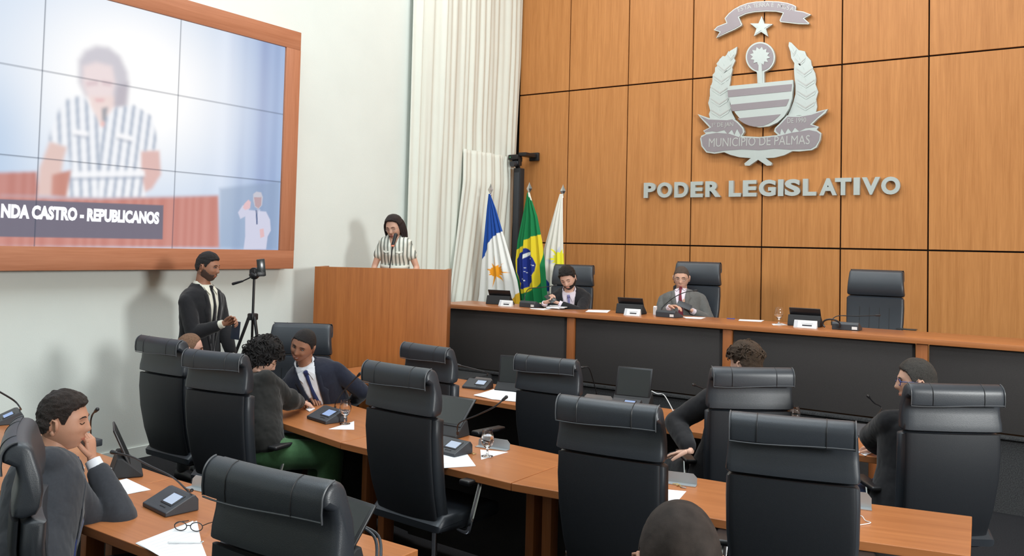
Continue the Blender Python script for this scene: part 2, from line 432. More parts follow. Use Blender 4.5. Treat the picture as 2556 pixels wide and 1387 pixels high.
f2 = lambda x: 4.38 + 0.062 * (x + 2.4) ** 2
xs2 = [-4.90, -3.82, -2.50, -1.17, -0.43]
lb2 = ['middle row wooden desk section at the left end, under the woman in green trousers', 'middle row wooden desk section with the tilted tablet stand and full goblet',
       'middle row wooden desk section between the two broad empty black chairs', 'middle row wooden desk section ending bare at the right']
for i in range(4):
    a, b = xs2[i], xs2[i + 1]
    desk_unit((a, n2(a)), (b, n2(b)), (a + (.0 if i else .0), f2(a)), (b - (0.06 if i == 3 else 0), f2(b)), lb2[i], g2, legs=[(0.1, 0.86), (0.06, 0.94), (0.06, 0.94), (0.06, 0.9)][i])
xs1 = [-6.05, -4.75, -3.42, -2.15, -1.08]
lb1 = ['front row wooden desk section nearest the lectern', 'front row wooden desk section with the lit console and loose papers', 'front row wooden desk section behind the upright empty chair with tablet stand', 'front row wooden desk section where the man in glasses sits']
n1 = lambda x: 5.52 + 0.02 * (x + 2.9) ** 2
for i in range(4):
    a, b = xs1[i], xs1[i + 1]
    desk_unit((a, n1(a)), (b, n1(b)), (a, n1(a) + .69), (b, n1(b) + .69), lb1[i], g2)
xs3 = [-6.4, -5.18, -3.895, -2.24]
lb3 = ['back row wooden desk section against the left wall', 'back row wooden desk section where the man in the grey suit leans', 'back row wooden desk section with the spectacles on white papers']
n3 = lambda x: 2.0 + 0.02 * (x + 2.9) ** 2
for i in range(3):
    a, b = xs3[i], xs3[i + 1]
    fr = lambda x: 2.69 if x > -4.0 else 2.69 + (-(x + 3.9)) * 0.12
    desk_unit((a, n3(a)), (b, n3(b)), (a, n3(a) + .66), (b, n3(b) + .66), lb3[i], g2)
# ================================================================== executive chairs
def prof_extrude(mb, prof, hw, nx=14, bend=0.25, inset=0.018, m=0):
    """prof: closed list of (y, z); hw(z): half width. Rounded ends, gently wrapped towards the sitter."""
    cy = sum(p[0] for p in prof) / len(prof); cz = sum(p[1] for p in prof) / len(prof)
    ring = []
    us = [-1.0, -0.985, -0.955] + [-0.9 + 1.8 * i / nx for i in range(nx + 1)] + [0.955, 0.985, 1.0]
    n = len(prof); nrm = []
    for i in range(n):
        a = Vector(prof[i - 1]); b = Vector(prof[(i + 1) % n]); t = (b - a).normalized(); nrm.append((t.y, -t.x))
    area_ = sum(prof[i][0] * prof[(i + 1) % n][1] - prof[(i + 1) % n][0] * prof[i][1] for i in range(n))
    sg = -1 if area_ > 0 else 1
    for u in us:
        e = max(0, (abs(u) - 0.90) / 0.10); ins = inset * (1 - math.sqrt(max(0, 1 - e * e)))
        r = []
        for i, (y, z) in enumerate(prof):
            yy = y + sg * nrm[i][0] * ins; zz = z + sg * nrm[i][1] * ins
            x = u * hw(z); r.append((x, yy + bend * x * x, zz))
        ring.append(r)
    mb.loft(ring, True, m)
    return mb
def arc(cy, cz, r, a0, a1, n): return [(cy + r * math.cos(math.radians(a0 + (a1 - a0) * i / n)), cz + r * math.sin(math.radians(a0 + (a1 - a0) * i / n))) for i in range(n + 1)]
def make_chair(label, loc, rot, top=1.28, group='black high backed chairs', recline=0.0, arms=True, W=0.50, visible_base=True):
    t = thing('executive_chair', label, 'chair', loc, math.radians(rot - 90), group)
    dz = top - 1.28
    hw = lambda z: W / 2 * (1.0 - 0.02 * (z > 1.1))
    Rc = Matrix.Translation((0, -0.18, 0.46 + dz)) @ Matrix.Rotation(math.radians(recline), 4, 'X') @ Matrix.Translation((0, 0.18, -0.46))
    # headrest: pillow in front, cloth rolled over the top and hanging behind
    yb = -0.335
    prof = [(yb + 0.000, 1.035), (yb + 0.000, 1.07), (yb + 0.010, 1.12), (yb + 0.012, 1.16), (yb + 0.004, 1.195)]
    prof += arc(yb + 0.012, 1.230, 0.048, 200, 20, 10)
    prof += [(yb + 0.072, 1.20), (yb + 0.085, 1.16), (yb + 0.090, 1.11), (yb + 0.085, 1.06), (yb + 0.07, 1.035), (yb + 0.03, 1.024)]
    prof_extrude(MB(), prof, lambda z: W / 2 * (1 + 0.25 * (1.20 - z)), bend=0.22).xf(Rc).build('headrest', M['leather'], t)
    fl = arc(yb + 0.012, 1.229, 0.0525, 95, 185, 9) + [(yb - 0.0415, 1.20), (yb - 0.038, 1.172)]
    fl2 = [(yb - 0.032, 1.170), (yb - 0.035, 1.20)] + arc(yb + 0.012, 1.228, 0.049, 185, 95, 9)
    hwf = W / 2 * 0.965
    fb = prof_extrude(MB(), fl + fl2, lambda z: hwf, bend=0.22, inset=0.004).xf(Rc).build('headrest_flap', M['leather'], t)
    pip = MB()
    pth = [(x, yb - 0.0385 + 0.22 * x * x, 1.172 + 0.006 * math.sin(x * 9)) for x in [hwf * (-1 + 2 * i / 12) for i in range(13)]]
    pip.tube(pth, 0.0028, 6)
    for sx in (-1, 1):
        x = sx * hwf
        pip.tube([(x, y + 0.22 * x * x - 0.001, z) for y, z in fl], 0.0028, 6)
    pip.xf(Rc).build('piping', M['piping'], fb, label='piping along the flap edge, its sheen put into the grey')
    for x in (-hwf * 0.55, hwf * 0.55):
        MB().tube([(x, y + 0.22 * x * x - 0.0005, z) for y, z in fl], 0.0022, 5).xf(Rc).build('seam', M['blk'], fb)
    # back panel (rear shell) and the cushion before it
    yr = [(0.40, -0.20), (0.48, -0.250), (0.62, -0.295), (0.78, -0.328), (0.92, -0.342), (1.02, -0.34)]
    hwb = lambda z: W / 2 * (0.88 + 0.17 * math.sin(min(1, max(0, (z - 0.34) / 0.70)) * PI * 0.62))
    pr = [(y, z) for z, y in yr] + [(y + 0.022, z) for z, y in reversed(yr)]
    prof_extrude(MB(), pr, lambda z: hwb(z) * 0.94, bend=0.3, inset=0.009).xf(Rc).build('back_panel', M['leather2'], t)
    yr2 = [(0.42, -0.19), (0.50, -0.230), (0.62, -0.268), (0.78, -0.300), (0.92, -0.314), (1.01, -0.312)]
    pr2 = [(y, z) for z, y in yr2] + [(y + 0.03, z - 0.0) for z, y in [(1.025, -0.312)]] + [(y + 0.075, z) for z, y in reversed(yr2)]
    cu = prof_extrude(MB(), pr2, hwb, bend=0.3, inset=0.03).xf(Rc).build('back_cushion', M['leather'], t)
    for x in (-0.135, -0.045, 0.045, 0.135):
        MB().tube([(x, y + 0.0755 + 0.3 * x * x, z) for z, y in yr2[1:-1]], 0.0028, 5).xf(Rc).build('seam', M['blk'], cu)
    # seat
    sp = [(-0.24, 0.42), (-0.25, 0.46), (-0.20, 0.505), (0.0, 0.50), (0.18, 0.51), (0.25, 0.485), (0.265, 0.445), (0.24, 0.41), (0.0, 0.40)]
    mb = MB(); prof_extrude(mb, [(y, z + dz) for y, z in sp], lambda z: 0.26, bend=0, inset=0.03); mb.build('seat', M['leather'], t)
    MB().box((0, 0, 0.385 + dz), (0.22, 0.26, 0.04), bev=0.008).build('seat_plate', M['blk'], t)
    if arms:
        for s in (-1, 1):
            a = MB().box((s * 0.295, 0.04, 0.665 + dz), (0.075, 0.29, 0.028), bev=0.012, seg=3).build('armrest', M['blk'], t)
            pts = smoothpath([(s * 0.19, -0.02, 0.39 + dz), (s * 0.275, -0.04, 0.395 + dz), (s * 0.305, -0.05, 0.45 + dz), (s * 0.30, 0.00, 0.56 + dz), (s * 0.295, 0.04, 0.655 + dz)], 5)
            MB().tube(pts, 0.019, 10, flat=0.55, hint=(0, 1, 0)).build('arm_support', M['chrome'], a, label='chrome arm support')
    MB().tube([(0, 0, 0.09), (0, 0, 0.22)], 0.028, 14).tube([(0, 0, 0.2), (0, 0, 0.37 + dz)], 0.016, 12).build('gas_lift', M['chrome'], t)
    bs = MB().lathe([(0.0, 0.06), (0.045, 0.06), (0.045, 0.11), (0.03, 0.125), (0.0, 0.125)], n=16)
    for k in range(5):
        a = math.radians(18 + 72 * k); d = Vector((math.cos(a), math.sin(a), 0))
        bs.tube([d * 0.03 + Vector((0, 0, 0.10)), d * 0.30 + Vector((0, 0, 0.072))], [0.024, 0.016], 8, flat=0.7)
    base = bs.build('star_base', M['chrome'], t)
    for k in range(5):
        a = math.radians(18 + 72 * k); d = Vector((math.cos(a), math.sin(a), 0)); q = Vector((-d.y, d.x, 0))
        w_ = MB()
        for s in (-1, 1): w_.tube([d * 0.30 + q * s * 0.008 + Vector((0, 0, 0.03)), d * 0.30 + q * s * 0.028 + Vector((0, 0, 0.03))], 0.03, 14)
        w_.tube([d * 0.30 + Vector((0, 0, 0.03)), d * 0.30 + Vector((0, 0, 0.075))], 0.009, 8)
        w_.build('caster', M['blk'], base)
    return t
# position each chair from where its headrest stands: (x, y) of headrest top centre, facing angle
def chair_at(hx, hy, face, top, label, **k):
    f = math.radians(face); d = Vector((math.cos(f), math.sin(f)))
    o = Vector((hx, hy)) + d * 0.33
    z = k.pop('z', 0.0)
    return make_chair(label, (o.x, o.y, z), face, top, **k)
CH = {}
CH['c1'] = chair_at(-4.0, 4.78, 82, 1.24, 'empty black leather chair at the front row desk, just right of the lectern')
CH['c2'] = chair_at(-3.18, 5.1, 92, 1.2, 'empty black leather chair at the front row, beside the tablet stand on its desk')
CH['c3'] = chair_at(-1.69, 5.03, 127, 1.28, 'black chair turned left with the brown haired man sitting in it')
CH['c4'] = chair_at(-0.615, 5.02, 124, 1.3, 'black chair at the far right holding the man in blue rimmed glasses')
CH['c5'] = chair_at(-5.42, 3.59, 90, 1.265, 'black chair by the left wall holding the man with thinning fair hair')
CH['c6'] = chair_at(-4.6, 3.43, 98, 1.255, 'black chair behind the curly haired woman in green trousers')
CH['c7'] = chair_at(-3.09, 3.46, 86, 1.315, 'tall black chair left of the full goblet, its chrome arm support showing')
CH['c8'] = chair_at(-1.82, 3.45, 95, 1.28, 'broad empty black chair in the middle of the picture, left of the near cropped head')
CH['c9'] = chair_at(-1.02, 3.52, 104, 1.3, 'broad empty black chair right of the near cropped head')
CH['c10'] = chair_at(-1.97, 1.67, 93, 1.3, 'nearest black chair, low in the picture beside the spectacles and papers')
CH['c11'] = chair_at(-3.205, 1.565, 62, 1.26, 'black chair cut by the left edge, behind the man in the grey suit')
CH['c12'] = chair_at(-5.42, 4.9, 300, 1.29, 'black chair facing the camera behind the smiling man')
CH['d1'] = chair_at(-5.20, 8.95, 283, 1.20, 'black chair on the dais, under the man in the lavender tie', z=0.57, group='black chairs on the dais')
CH['d2'] = chair_at(-3.62, 8.95, 275, 1.28, 'black chair on the dais, behind the man in the grey suit and red tie', z=0.57, group='black chairs on the dais')
CH['d3'] = chair_at(-1.785, 8.95, 270, 1.255, 'empty black chair on the dais, at the right end', z=0.57, group='black chairs on the dais')
# ================================================================== video wall
def poly_sd(px_, py_, poly):
    """signed distance (negative inside) of points to a polygon, vectorised"""
    n = len(poly); d = np.full(px_.shape, 1e9); s = np.ones(px_.shape)
    for i in range(n):
        ax, ay = poly[i]; bx, by = poly[i - 1]
        ex, ey = bx - ax, by - ay; wx, wy = px_ - ax, py_ - ay
        t = np.clip((wx * ex + wy * ey) / (ex * ex + ey * ey + 1e-12), 0, 1)
        dx, dy = wx - ex * t, wy - ey * t
        d = np.minimum(d, dx * dx + dy * dy)
        c1 = py_ >= ay; c2 = py_ < by; c3 = (ex * wy) > (ey * wx)
        s = np.where((c1 & c2 & c3) | (~c1 & ~c2 & ~c3), -s, s)
    return s * np.sqrt(d)
def over(img, mask, col, a=1.0):
    k = (mask * a)[..., None]; return img * (1 - k) + np.array(col)[None, None, :3] * k
def sst(x, a, b): 
    t = np.clip((x - a) / (b - a), 0, 1); return t * t * (3 - 2 * t)
def vcolgrid(name, mat, P, C, parent, nu, nv):
    vs = [tuple(p) for p in P.reshape(-1, 3)]
    fs = []
    for k in range(nv - 1):
        for i in range(nu - 1):
            a = k * nu + i; fs.append((a, a + 1, a + nu + 1, a + nu))
    me = bpy.data.meshes.new(name); me.from_pydata(vs, [], fs); me.materials.append(mat)
    ca = me.color_attributes.new('Col', 'FLOAT_COLOR', 'POINT')
    c4 = np.ones((len(vs), 4), dtype=np.float32); c4[:, :3] = C.reshape(-1, 3); ca.data.foreach_set('color', c4.ravel())
    me.polygons.foreach_set('use_smooth', [True] * len(me.polygons)); me.update()
    o = bpy.data.objects.new(name, me); COL.objects.link(o)
    if parent is not None: o.parent = parent
    return o
XS = -6.90
SY0, SY1, SZ0, SZ1 = 1.01, 5.872, 1.873, 3.96
scrn = thing('video_wall', 'huge video wall of tiled screens in a wooden frame on the left wall', 'screen', (XL, 3.44, 1.675))
def sl(x, y, z): return Vector((x - XL, y - 3.44, z - 1.675))
FW = 0.19; d_ = XS - XL
for nm, c, s, mt in (('frame_rail', (XL + d_ / 2 + .01, 3.44, SZ0 - FW / 2), (d_ + .02, SY1 - SY0 + 2 * FW, FW), M['wood_frame_y']), ('frame_rail', (XL + d_ / 2 + .01, 3.44, SZ1 + FW / 2), (d_ + .02, SY1 - SY0 + 2 * FW, FW), M['wood_frame_y']),
                     ('frame_stile', (XL + d_ / 2 + .012, SY1 + FW / 2, (SZ0 + SZ1) / 2), (d_ + .018, FW, SZ1 - SZ0), M['wood_frame_z']), ('frame_stile', (XL + d_ / 2 + .012, SY0 - FW / 2, (SZ0 + SZ1) / 2), (d_ + .018, FW, SZ1 - SZ0), M['wood_frame_z'])):
    MB().box(sl(*c), s, bev=0.003).build(nm, mt, scrn)
MB().box(sl(XL + d_ / 2 - .01, 3.44, (SZ0 + SZ1) / 2), (d_ - .03, SY1 - SY0 - .01, SZ1 - SZ0 - .01)).build('screen_housing', M['blk'], scrn, smooth=False)
def P2(*a): # photo pixels on the screen face -> (y, z)
    out = []
    for x, y in a:
        p = onX(x, y, XS); out.append((p.y, p.z))
    return out
def screen_image():
    du = 0.0075; ys = np.arange(SY0, SY1 + du / 2, du); zs = np.arange(SZ0, SZ1 + du / 2, du)
    Y, Z = np.meshgrid(ys, zs)
    img = np.zeros(Y.shape + (3,)); S = lambda *c: np.array(srgb(*c)[:3])
    (cy, cz), = P2((330, 210))
    base = S(196, 214, 236); img[:] = base
    # pale curtain bands of the filmed room
    band = 0.5 + 0.5 * np.sin(Y * 9 + 0.8 * np.sin(Z * 1.3)) * np.sin(Y * 23 + 1)
    right = sst(Y, 4.75, 5.8)
    img = over(img, right, S(150, 176, 216), 0.9)
    img = over(img, right * sst(band, .5, .95), S(128, 152, 196), 0.5)
    img = over(img, np.exp(-((Y - 5.15) / .10) ** 2) * sst(Z, 1.9, 2.6), S(214, 228, 248), 0.6)
    img = over(img, np.exp(-((Y - 5.62) / .08) ** 2), S(118, 140, 190), 0.55)
    g = np.exp(-(((Y - cy) / 1.05) ** 2 + ((Z - cz) / 0.85) ** 2)); img = over(img, np.clip(g * 1.25, 0, 1), S(255, 255, 255))  # white haze painted into the picture around its centre
    left = sst(-Y, -3.5, -3.0); img = over(img, left * sst(-Z, -3.4, -2.6), S(176, 200, 228), 0.7)
    def sh(pts, col, a=1.0, b=0.018):
        nonlocal img
        sd = poly_sd(Y, Z, P2(*pts)); img = over(img, 1 - sst(sd, -b, b), col, a)
    # woman at the lectern
    sh([(196, 150), (212, 126), (240, 114), (272, 118), (300, 140), (318, 180), (322, 215), (314, 262), (300, 284), (262, 250), (212, 240), (196, 205)], S(196, 192, 202), 0.85, 0.035)
    sh([(208, 165), (240, 155), (280, 165), (288, 205), (278, 255), (250, 275), (222, 250), (206, 210)], S(240, 224, 224), 0.9, 0.03)
    sh([(225, 240), (285, 240), (290, 300), (248, 335), (225, 300)], S(238, 218, 214), 0.9, 0.02)
    sh([(292, 215), (320, 205), (318, 285), (300, 282), (285, 262)], S(180, 172, 182), 0.6, 0.03)
    sh([(124, 352), (168, 366), (158, 400), (150, 455), (128, 490), (92, 488), (98, 420)], S(226, 196, 188), 0.95)
    sh([(348, 372), (398, 376), (402, 435), (380, 470), (330, 497), (305, 495), (350, 440)], S(222, 184, 178), 0.95)
    body = [(160, 250), (205, 236), (228, 268), (250, 312), (285, 268), (335, 262), (380, 290), (398, 372), (352, 378), (352, 430), (365, 495), (160, 492), (178, 420), (168, 365), (120, 350), (140, 290)]
    sd = poly_sd(Y, Z, P2(*body)); m = 1 - sst(sd, -.015, .015)
    img = over(img, m, S(244, 246, 250))
    st = 0.5 + 0.5 * np.cos((Y - 0.09 * (Z - 2.9) * np.sign(Y - 3.95)) / 0.078 * 2 * PI)
    img = over(img, m * sst(st, .62, .8), S(158, 172, 192), 0.85)
    sh([(182, 322), (220, 328), (220, 340), (180, 334)], S(250, 250, 252), 1, .006); sh([(182, 335), (220, 341), (220, 346), (182, 340)], S(140, 150, 170), 0.6, .006)
    sh([(290, 330), (330, 340), (330, 352), (290, 342)], S(250, 250, 252), 1, .006); sh([(290, 343), (330, 353), (330, 358), (290, 348)], S(140, 150, 170), 0.6, .006)
    sh([(178, 428), (360, 424), (362, 440), (178, 444)], S(248, 249, 252), 0.9, .008)
    sh([(178, 444), (360, 440), (360, 445), (178, 449)], S(130, 146, 172), 0.7, .006)
    sh([(254, 270), (270, 266), (264, 300), (255, 305)], S(128, 140, 152), 0.75, .008); sh([(252, 303), (262, 303), (260, 316), (250, 316)], S(240, 196, 190), 1, .006)
    # lectern in the picture
    wv = 0.5 + 0.5 * np.sin(Y * 61 + 2 * np.sin(Y * 13))
    def wd(pts, c0, c1):
        nonlocal img
        sd = poly_sd(Y, Z, P2(*pts)); m = 1 - sst(sd, -.008, .008); img = over(img, m, c0); img = over(img, m * wv, c1, 0.6)
    wd([(-350, 440), (92, 428), (95, 470), (92, 500), (-350, 500)], S(200, 142, 134), S(186, 120, 110))
    wd([(130, 436), (178, 424), (166, 492), (128, 488)], S(206, 150, 138), S(196, 134, 120))
    wd([(-350, 490), (250, 496), (430, 492), (545, 488), (548, 618), (-350, 612)], S(206, 146, 136), S(190, 122, 112))
    sh([(0, 486), (250, 492), (545, 486), (545, 489), (250, 497), (0, 490)], S(196, 180, 190), .8, .006)
    sh([(214, 204), (244, 200), (246, 212), (216, 216)], S(214, 190, 196), 0.7, .01); sh([(254, 200), (280, 204), (278, 216), (254, 212)], S(214, 190, 196), 0.7, .01)
    sh([(236, 246), (262, 246), (258, 254), (240, 254)], S(226, 178, 182), 0.8, .008)
    for ax in (0, 1):
        acc = np.zeros_like(img); ws = [1, 3, 5, 6, 5, 3, 1]
        pad = np.pad(img, ((3, 3), (0, 0), (0, 0)) if ax == 0 else ((0, 0), (3, 3), (0, 0)), mode='edge')
        for i, w_ in enumerate(ws): acc += w_ / 24 * (pad[i:i + img.shape[0]] if ax == 0 else pad[:, i:i + img.shape[1]])
        img = acc
    # caption bar
    sh([(-350, 483), (408, 512), (406, 597), (-350, 585)], S(112, 112, 128), 0.96, .006)
    # interpreter
    sh([(548, 470), (698, 452), (692, 622), (548, 618)], S(140, 160, 186), 0.55, .03)
    sh([(632, 484), (640, 478), (652, 480), (656, 492), (654, 512), (645, 522), (636, 516), (632, 500)], S(196, 196, 208), 1, .006)
    sh([(634, 492), (653, 492), (652, 512), (645, 520), (637, 514)], S(186, 160, 166), 1, .004)
    sh([(612, 540), (600, 546), (594, 530), (606, 512), (618, 514), (622, 524), (664, 528), (674, 548), (676, 575), (668, 590), (664, 622), (608, 622), (612, 590)], S(206, 208, 228), 1, .008)
    sh([(610, 508), (620, 498), (626, 504), (624, 520), (612, 524), (606, 518)], S(224, 190, 196), 1, .006)
    sh([(648, 572), (658, 570), (660, 590), (650, 594)], S(222, 184, 188), 1, .006)
    sh([(638, 524), (644, 524), (643, 560), (640, 560)], S(80, 100, 140), 1, .004)
    sh([(640, 522), (650, 522), (644, 556)], S(214, 218, 236), .5, .004)
    # joints between the panels
    for k in range(1, 4):
        y = SY1 - 1.2155 * k; img = over(img, np.exp(-((Y - y) / .0045) ** 2), S(60, 72, 92), 0.75)
    for k in (1, 2):
        z = SZ0 + 0.6957 * k; img = over(img, np.exp(-((Z - z) / .0045) ** 2), S(60, 72, 92), 0.75)
    P = np.stack([np.full(Y.shape, XS - XL), Y - 3.44, Z - 1.675], -1)
    return P, img, len(ys), len(zs)
P_, I_, nu_, nv_ = screen_image()
vcolgrid('screen_picture', vcol('screen_picture', 0.25, emit=1.0), P_, I_, scrn, nu_, nv_)
bx = emis('caption_white', (0.95, 0.96, 1, 1), 1.0)
(ty, tz), = P2((2, 531)); (ty2, tz2), = P2((397, 546))
mt_ = frame(sl(XS + 0.002, ty, 2.095), Vector((0, 1, 0)), Vector((0, 0, 1)), Vector((1, 0, 0)))
text('caption_text', 'NDA CASTRO - REPUBLICANOS', 0.135, bx, scrn, mt_, 0.001, 0.008, fit=ty2 - ty)

# ================================================================== emblem and lettering on the panelled wall
def W2(pts, y=YB): return [onY(x, yy, y) for x, yy in pts]
def zm(pts): return [(1700 + x / 3.225, y / 3.225) for x, y in pts]     # traced on the enlarged crop
emb = thing('coat_of_arms', 'large metal coat of arms with banner, star and laurel on the panelled wall', 'emblem', (-3.37, YB, 3.2))
EO = Vector((-3.37, YB, 3.2))
def plate(name, pts, y0, th, mat, parent=emb, label=None, mb=None):
    P = [Vector((p.x, y0, p.z)) - EO for p in W2(pts, YB - 0.03)]
    m = (mb or MB()).prism(P, (0, -th, 0))
    return m if mb is not None else m.build(name, mat, parent, smooth=False, label=label)
def inset(pts, k):
    n = len(pts); out = []
    ar = sum(pts[i][0] * pts[(i + 1) % n][1] - pts[(i + 1) % n][0] * pts[i][1] for i in range(n))
    sg = 1 if ar > 0 else -1
    for i in range(n):
        a, b, c = Vector(pts[i - 1]), Vector(pts[i]), Vector(pts[(i + 1) % n])
        d1 = (b - a).normalized(); d2 = (c - b).normalized()
        n1_ = Vector((-d1.y, d1.x)); n2_ = Vector((-d2.y, d2.x)); v = (n1_ + n2_)
        if v.length < .2: v = n1_
        v.normalize(); q = k / max(0.5, v.dot(n1_)); out.append((b.x + v.x * q * sg, b.y + v.y * q * sg))
    return out
y_b = YB - 0.012
ban = [(358, 152), (388, 115), (430, 80), (480, 52), (540, 30), (610, 18), (700, 14), (790, 17), (860, 28), (905, 42), (932, 56), (926, 88), (990, 98), (1052, 122), (996, 152), (1040, 192), (1028, 200), (950, 198), (880, 190), (806, 182), (800, 168), (826, 110), (770, 98), (690, 96), (600, 102), (530, 116), (472, 142), (498, 200), (492, 212), (440, 242), (380, 268), (290, 310), (318, 262), (270, 246), (300, 216), (372, 188)]
ban = zm(ban)
b1 = plate('banner', ban, y_b, 0.05, M['steel1'])
plate('banner_face', inset(ban, 2.2), y_b - 0.05, 0.004, M['steel2'], b1)
def tplate(body, p0, p1, h, parent, name='lettering', y=None, mat=None):
    a, b = onY(p0[0], p0[1], YB - .03), onY(p1[0], p1[1], YB - .03); xv = (b - a); wd_ = xv.length; xv.normalize()
    xv = Vector((xv.x, 0, xv.z)); zv = Vector((-xv.z, 0, xv.x))
    return text(name, body, h, mat or M['steel3'], parent, frame(Vector((a.x, y, a.z)) - EO, xv, zv, Vector((0, -1, 0))), 0.0015, 0.0, fit=wd_)
star = []
for k in range(10):
    a = math.radians(-90 + 36 * k + 2); r = 96 if k % 2 == 0 else 40
    star.append((650 + r * math.cos(a), 222 + 0.93 * r * math.sin(a)))
star = zm(star)
s1 = plate('star', star, y_b, 0.04, M['steel1']); plate('star_face', inset(star, 2.8), y_b - 0.04, 0.005, M['steel1'], s1)
disc = [(645 + 118 * math.cos(a), 462 + 122 * math.sin(a)) for a in [math.radians(90 - 16 - (328) * i / 36) for i in range(37)]]
disc = zm([(622, 680)] + [(618, 590)] + disc[::-1][:0] + [(645 + 118 * math.cos(math.radians(d)), 464 + 122 * math.sin(math.radians(d))) for d in range(106, 435, 8)] + [(676, 590), (678, 680)])
d1 = plate('palm_disc', disc, y_b, 0.05, M['steel1'])
plate('disc_face', zm([(645 + 106 * math.cos(math.radians(d)), 464 + 110 * math.sin(math.radians(d))) for d in range(0, 360, 8)]), y_b - 0.05, 0.004, M['steel2'], d1)
palm = []
for k in range(24):
    a = math.radians(100 + 15 * k * 1.0); r = (82 if k % 2 == 0 else 58); palm.append((645 + r * math.cos(a), 456 + r * 0.92 * math.sin(a)))
plate('palm', zm(palm), y_b - 0.054, 0.006, M['steel1'], d1)
plate('palm_trunk', zm([(634, 500), (656, 500), (664, 672), (628, 672)]), y_b - 0.05, 0.0095, M['steel1'], d1)
# laurel branches: overlapping chevrons
def branch(cx, side):
    segs = cx; b_ = None
    for i, (x, y, w_, h) in enumerate(segs):
        p = [(x - w_, y - h * .25), (x - w_ * .55, y - h * .8), (x - w_ * .1, y - h * .25), (x, y + h * .1), (x + w_ * .1, y - h * .3), (x + w_ * .6, y - h * .85), (x + w_, y - h * .25), (x + w_ * .8, y + h * .35), (x, y + h), (x - w_ * .8, y + h * .35)]
        yield zm(p)
def laurel(segs, tip, outline):
    t_ = plate('laurel_branch', zm(outline), y_b, 0.035, M['steel1'])
    for p in branch(segs, 1):
        plate('laurel_leaf', p, y_b - 0.035, 0.005, M['steel1'], t_)
    for (x, y, w_, h) in segs:
        for s in (-1, 1):
            q = [(x, y + h * .55), (x + s * w_ * .85, y - h * .15), (x + s * w_ * .85, y - h * .02), (x, y + h * .75)]
            plate('laurel_vein', zm(q), y_b - 0.0405, 0.003, M['steel3'], t_)
lo = [(455, 378), (448, 430), (430, 470), (440, 490), (414, 545), (418, 560), (404, 620), (402, 650), (392, 700), (392, 780), (400, 850), (415, 910), (440, 960), (240, 965), (228, 920), (238, 890), (222, 830), (236, 780), (236, 720), (256, 660), (258, 610), (276, 580), (278, 545), (300, 530), (312, 480), (340, 452), (358, 456), (372, 440), (400, 410)]
laurel([(404, 448, 30, 44), (352, 530, 62, 62), (330, 620, 72, 62), (318, 710, 78, 62), (312, 800, 80, 62), (318, 890, 84, 62)], None, lo)
ro = [(872, 340), (890, 345), (950, 405), (1000, 415), (1012, 450), (1048, 488), (1056, 540), (1082, 590), (1090, 640), (1085, 680), (1106, 740), (1090, 800), (1098, 860), (1085, 920), (860, 935), (885, 880), (908, 820), (924, 760), (924, 690), (916, 620), (912, 560), (915, 510), (890, 470), (884, 420), (868, 372)]
laurel([(908, 412, 24, 44), (962, 480, 44, 52), (995, 560, 72, 62), (1010, 650, 80, 62), (1012, 740, 84, 62), (1005, 830, 84, 62)], None, ro)
sh_ = [(388, 700), (912, 650), (914, 700), (905, 800), (880, 880), (840, 945), (790, 990), (720, 1022), (640, 1030), (560, 1015), (500, 975), (450, 915), (415, 850), (395, 780)]
shz = zm(sh_); s2 = plate('shield', shz, y_b - 0.02, 0.06, M['steel1'])
def sx_(y):     # shield half width in the traced crop
    t = (y - 700) / 330
    return 648 - 8 * max(0, t), 262 * math.sqrt(max(0.02, 1 - max(0, t) ** 2.1))
for (ya, yb_) in ((708, 765), (826, 880), (942, 1022)):
    L_ = []; R_ = []
    for k in range(7):
        y = ya + (yb_ - ya) * k / 6; c_, h_ = sx_(y + 6); L_.append((c_ - h_ + 4, y + (.095 * h_))); R_.append((c_ + h_ - 4, y - (.095 * h_) ))
    plate('shield_stripe', zm(L_ + R_[::-1]), y_b - 0.08, 0.004, M['steel2'], s2)
rib = [(145, 922), (232, 952), (300, 965), (380, 960), (428, 952), (470, 985), (512, 1030), (522, 1065), (500, 1098), (640, 1106), (790, 1090), (758, 1062), (765, 1035), (800, 1000), (862, 932), (960, 935), (1060, 915), (1120, 898), (1190, 882), (1170, 915), (1110, 960), (1064, 1005), (1118, 1024), (1100, 1048), (1138, 1075), (1130, 1130), (1100, 1190), (1060, 1212), (960, 1222), (905, 1220), (840, 1252), (760, 1272), (690, 1275), (742, 1315), (736, 1334), (700, 1336), (630, 1288), (560, 1336), (525, 1335), (520, 1318), (572, 1275), (480, 1268), (410, 1250), (358, 1228), (280, 1240), (215, 1230), (175, 1180), (165, 1120), (175, 1095), (210, 1080), (190, 1055), (240, 1030), (212, 1000), (170, 955)]
r1 = plate('ribbon', zm(rib), y_b - 0.012, 0.055, M['steel1'])
face = [(175, 1110), (215, 1086), (300, 1072), (400, 1080), (480, 1108), (640, 1116), (800, 1098), (900, 1072), (1040, 1050), (1100, 1062), (1128, 1082), (1120, 1130), (1090, 1180), (1050, 1202), (900, 1208), (760, 1200), (640, 1212), (500, 1205), (350, 1216), (280, 1228), (220, 1218), (186, 1175)]
plate('ribbon_face', zm(face), y_b - 0.067, 0.004, M['steel2'], r1)
plate('ribbon_tail', zm([(165, 938), (235, 966), (380, 972), (425, 964), (468, 998), (505, 1040), (508, 1070), (490, 1092), (462, 1040), (440, 1088), (420, 1046), (385, 1082), (360, 1050), (300, 1066), (262, 1060), (204, 1068), (200, 1058), (256, 1028), (222, 992)]), y_b - 0.067, 0.003, M['steel2'], r1)
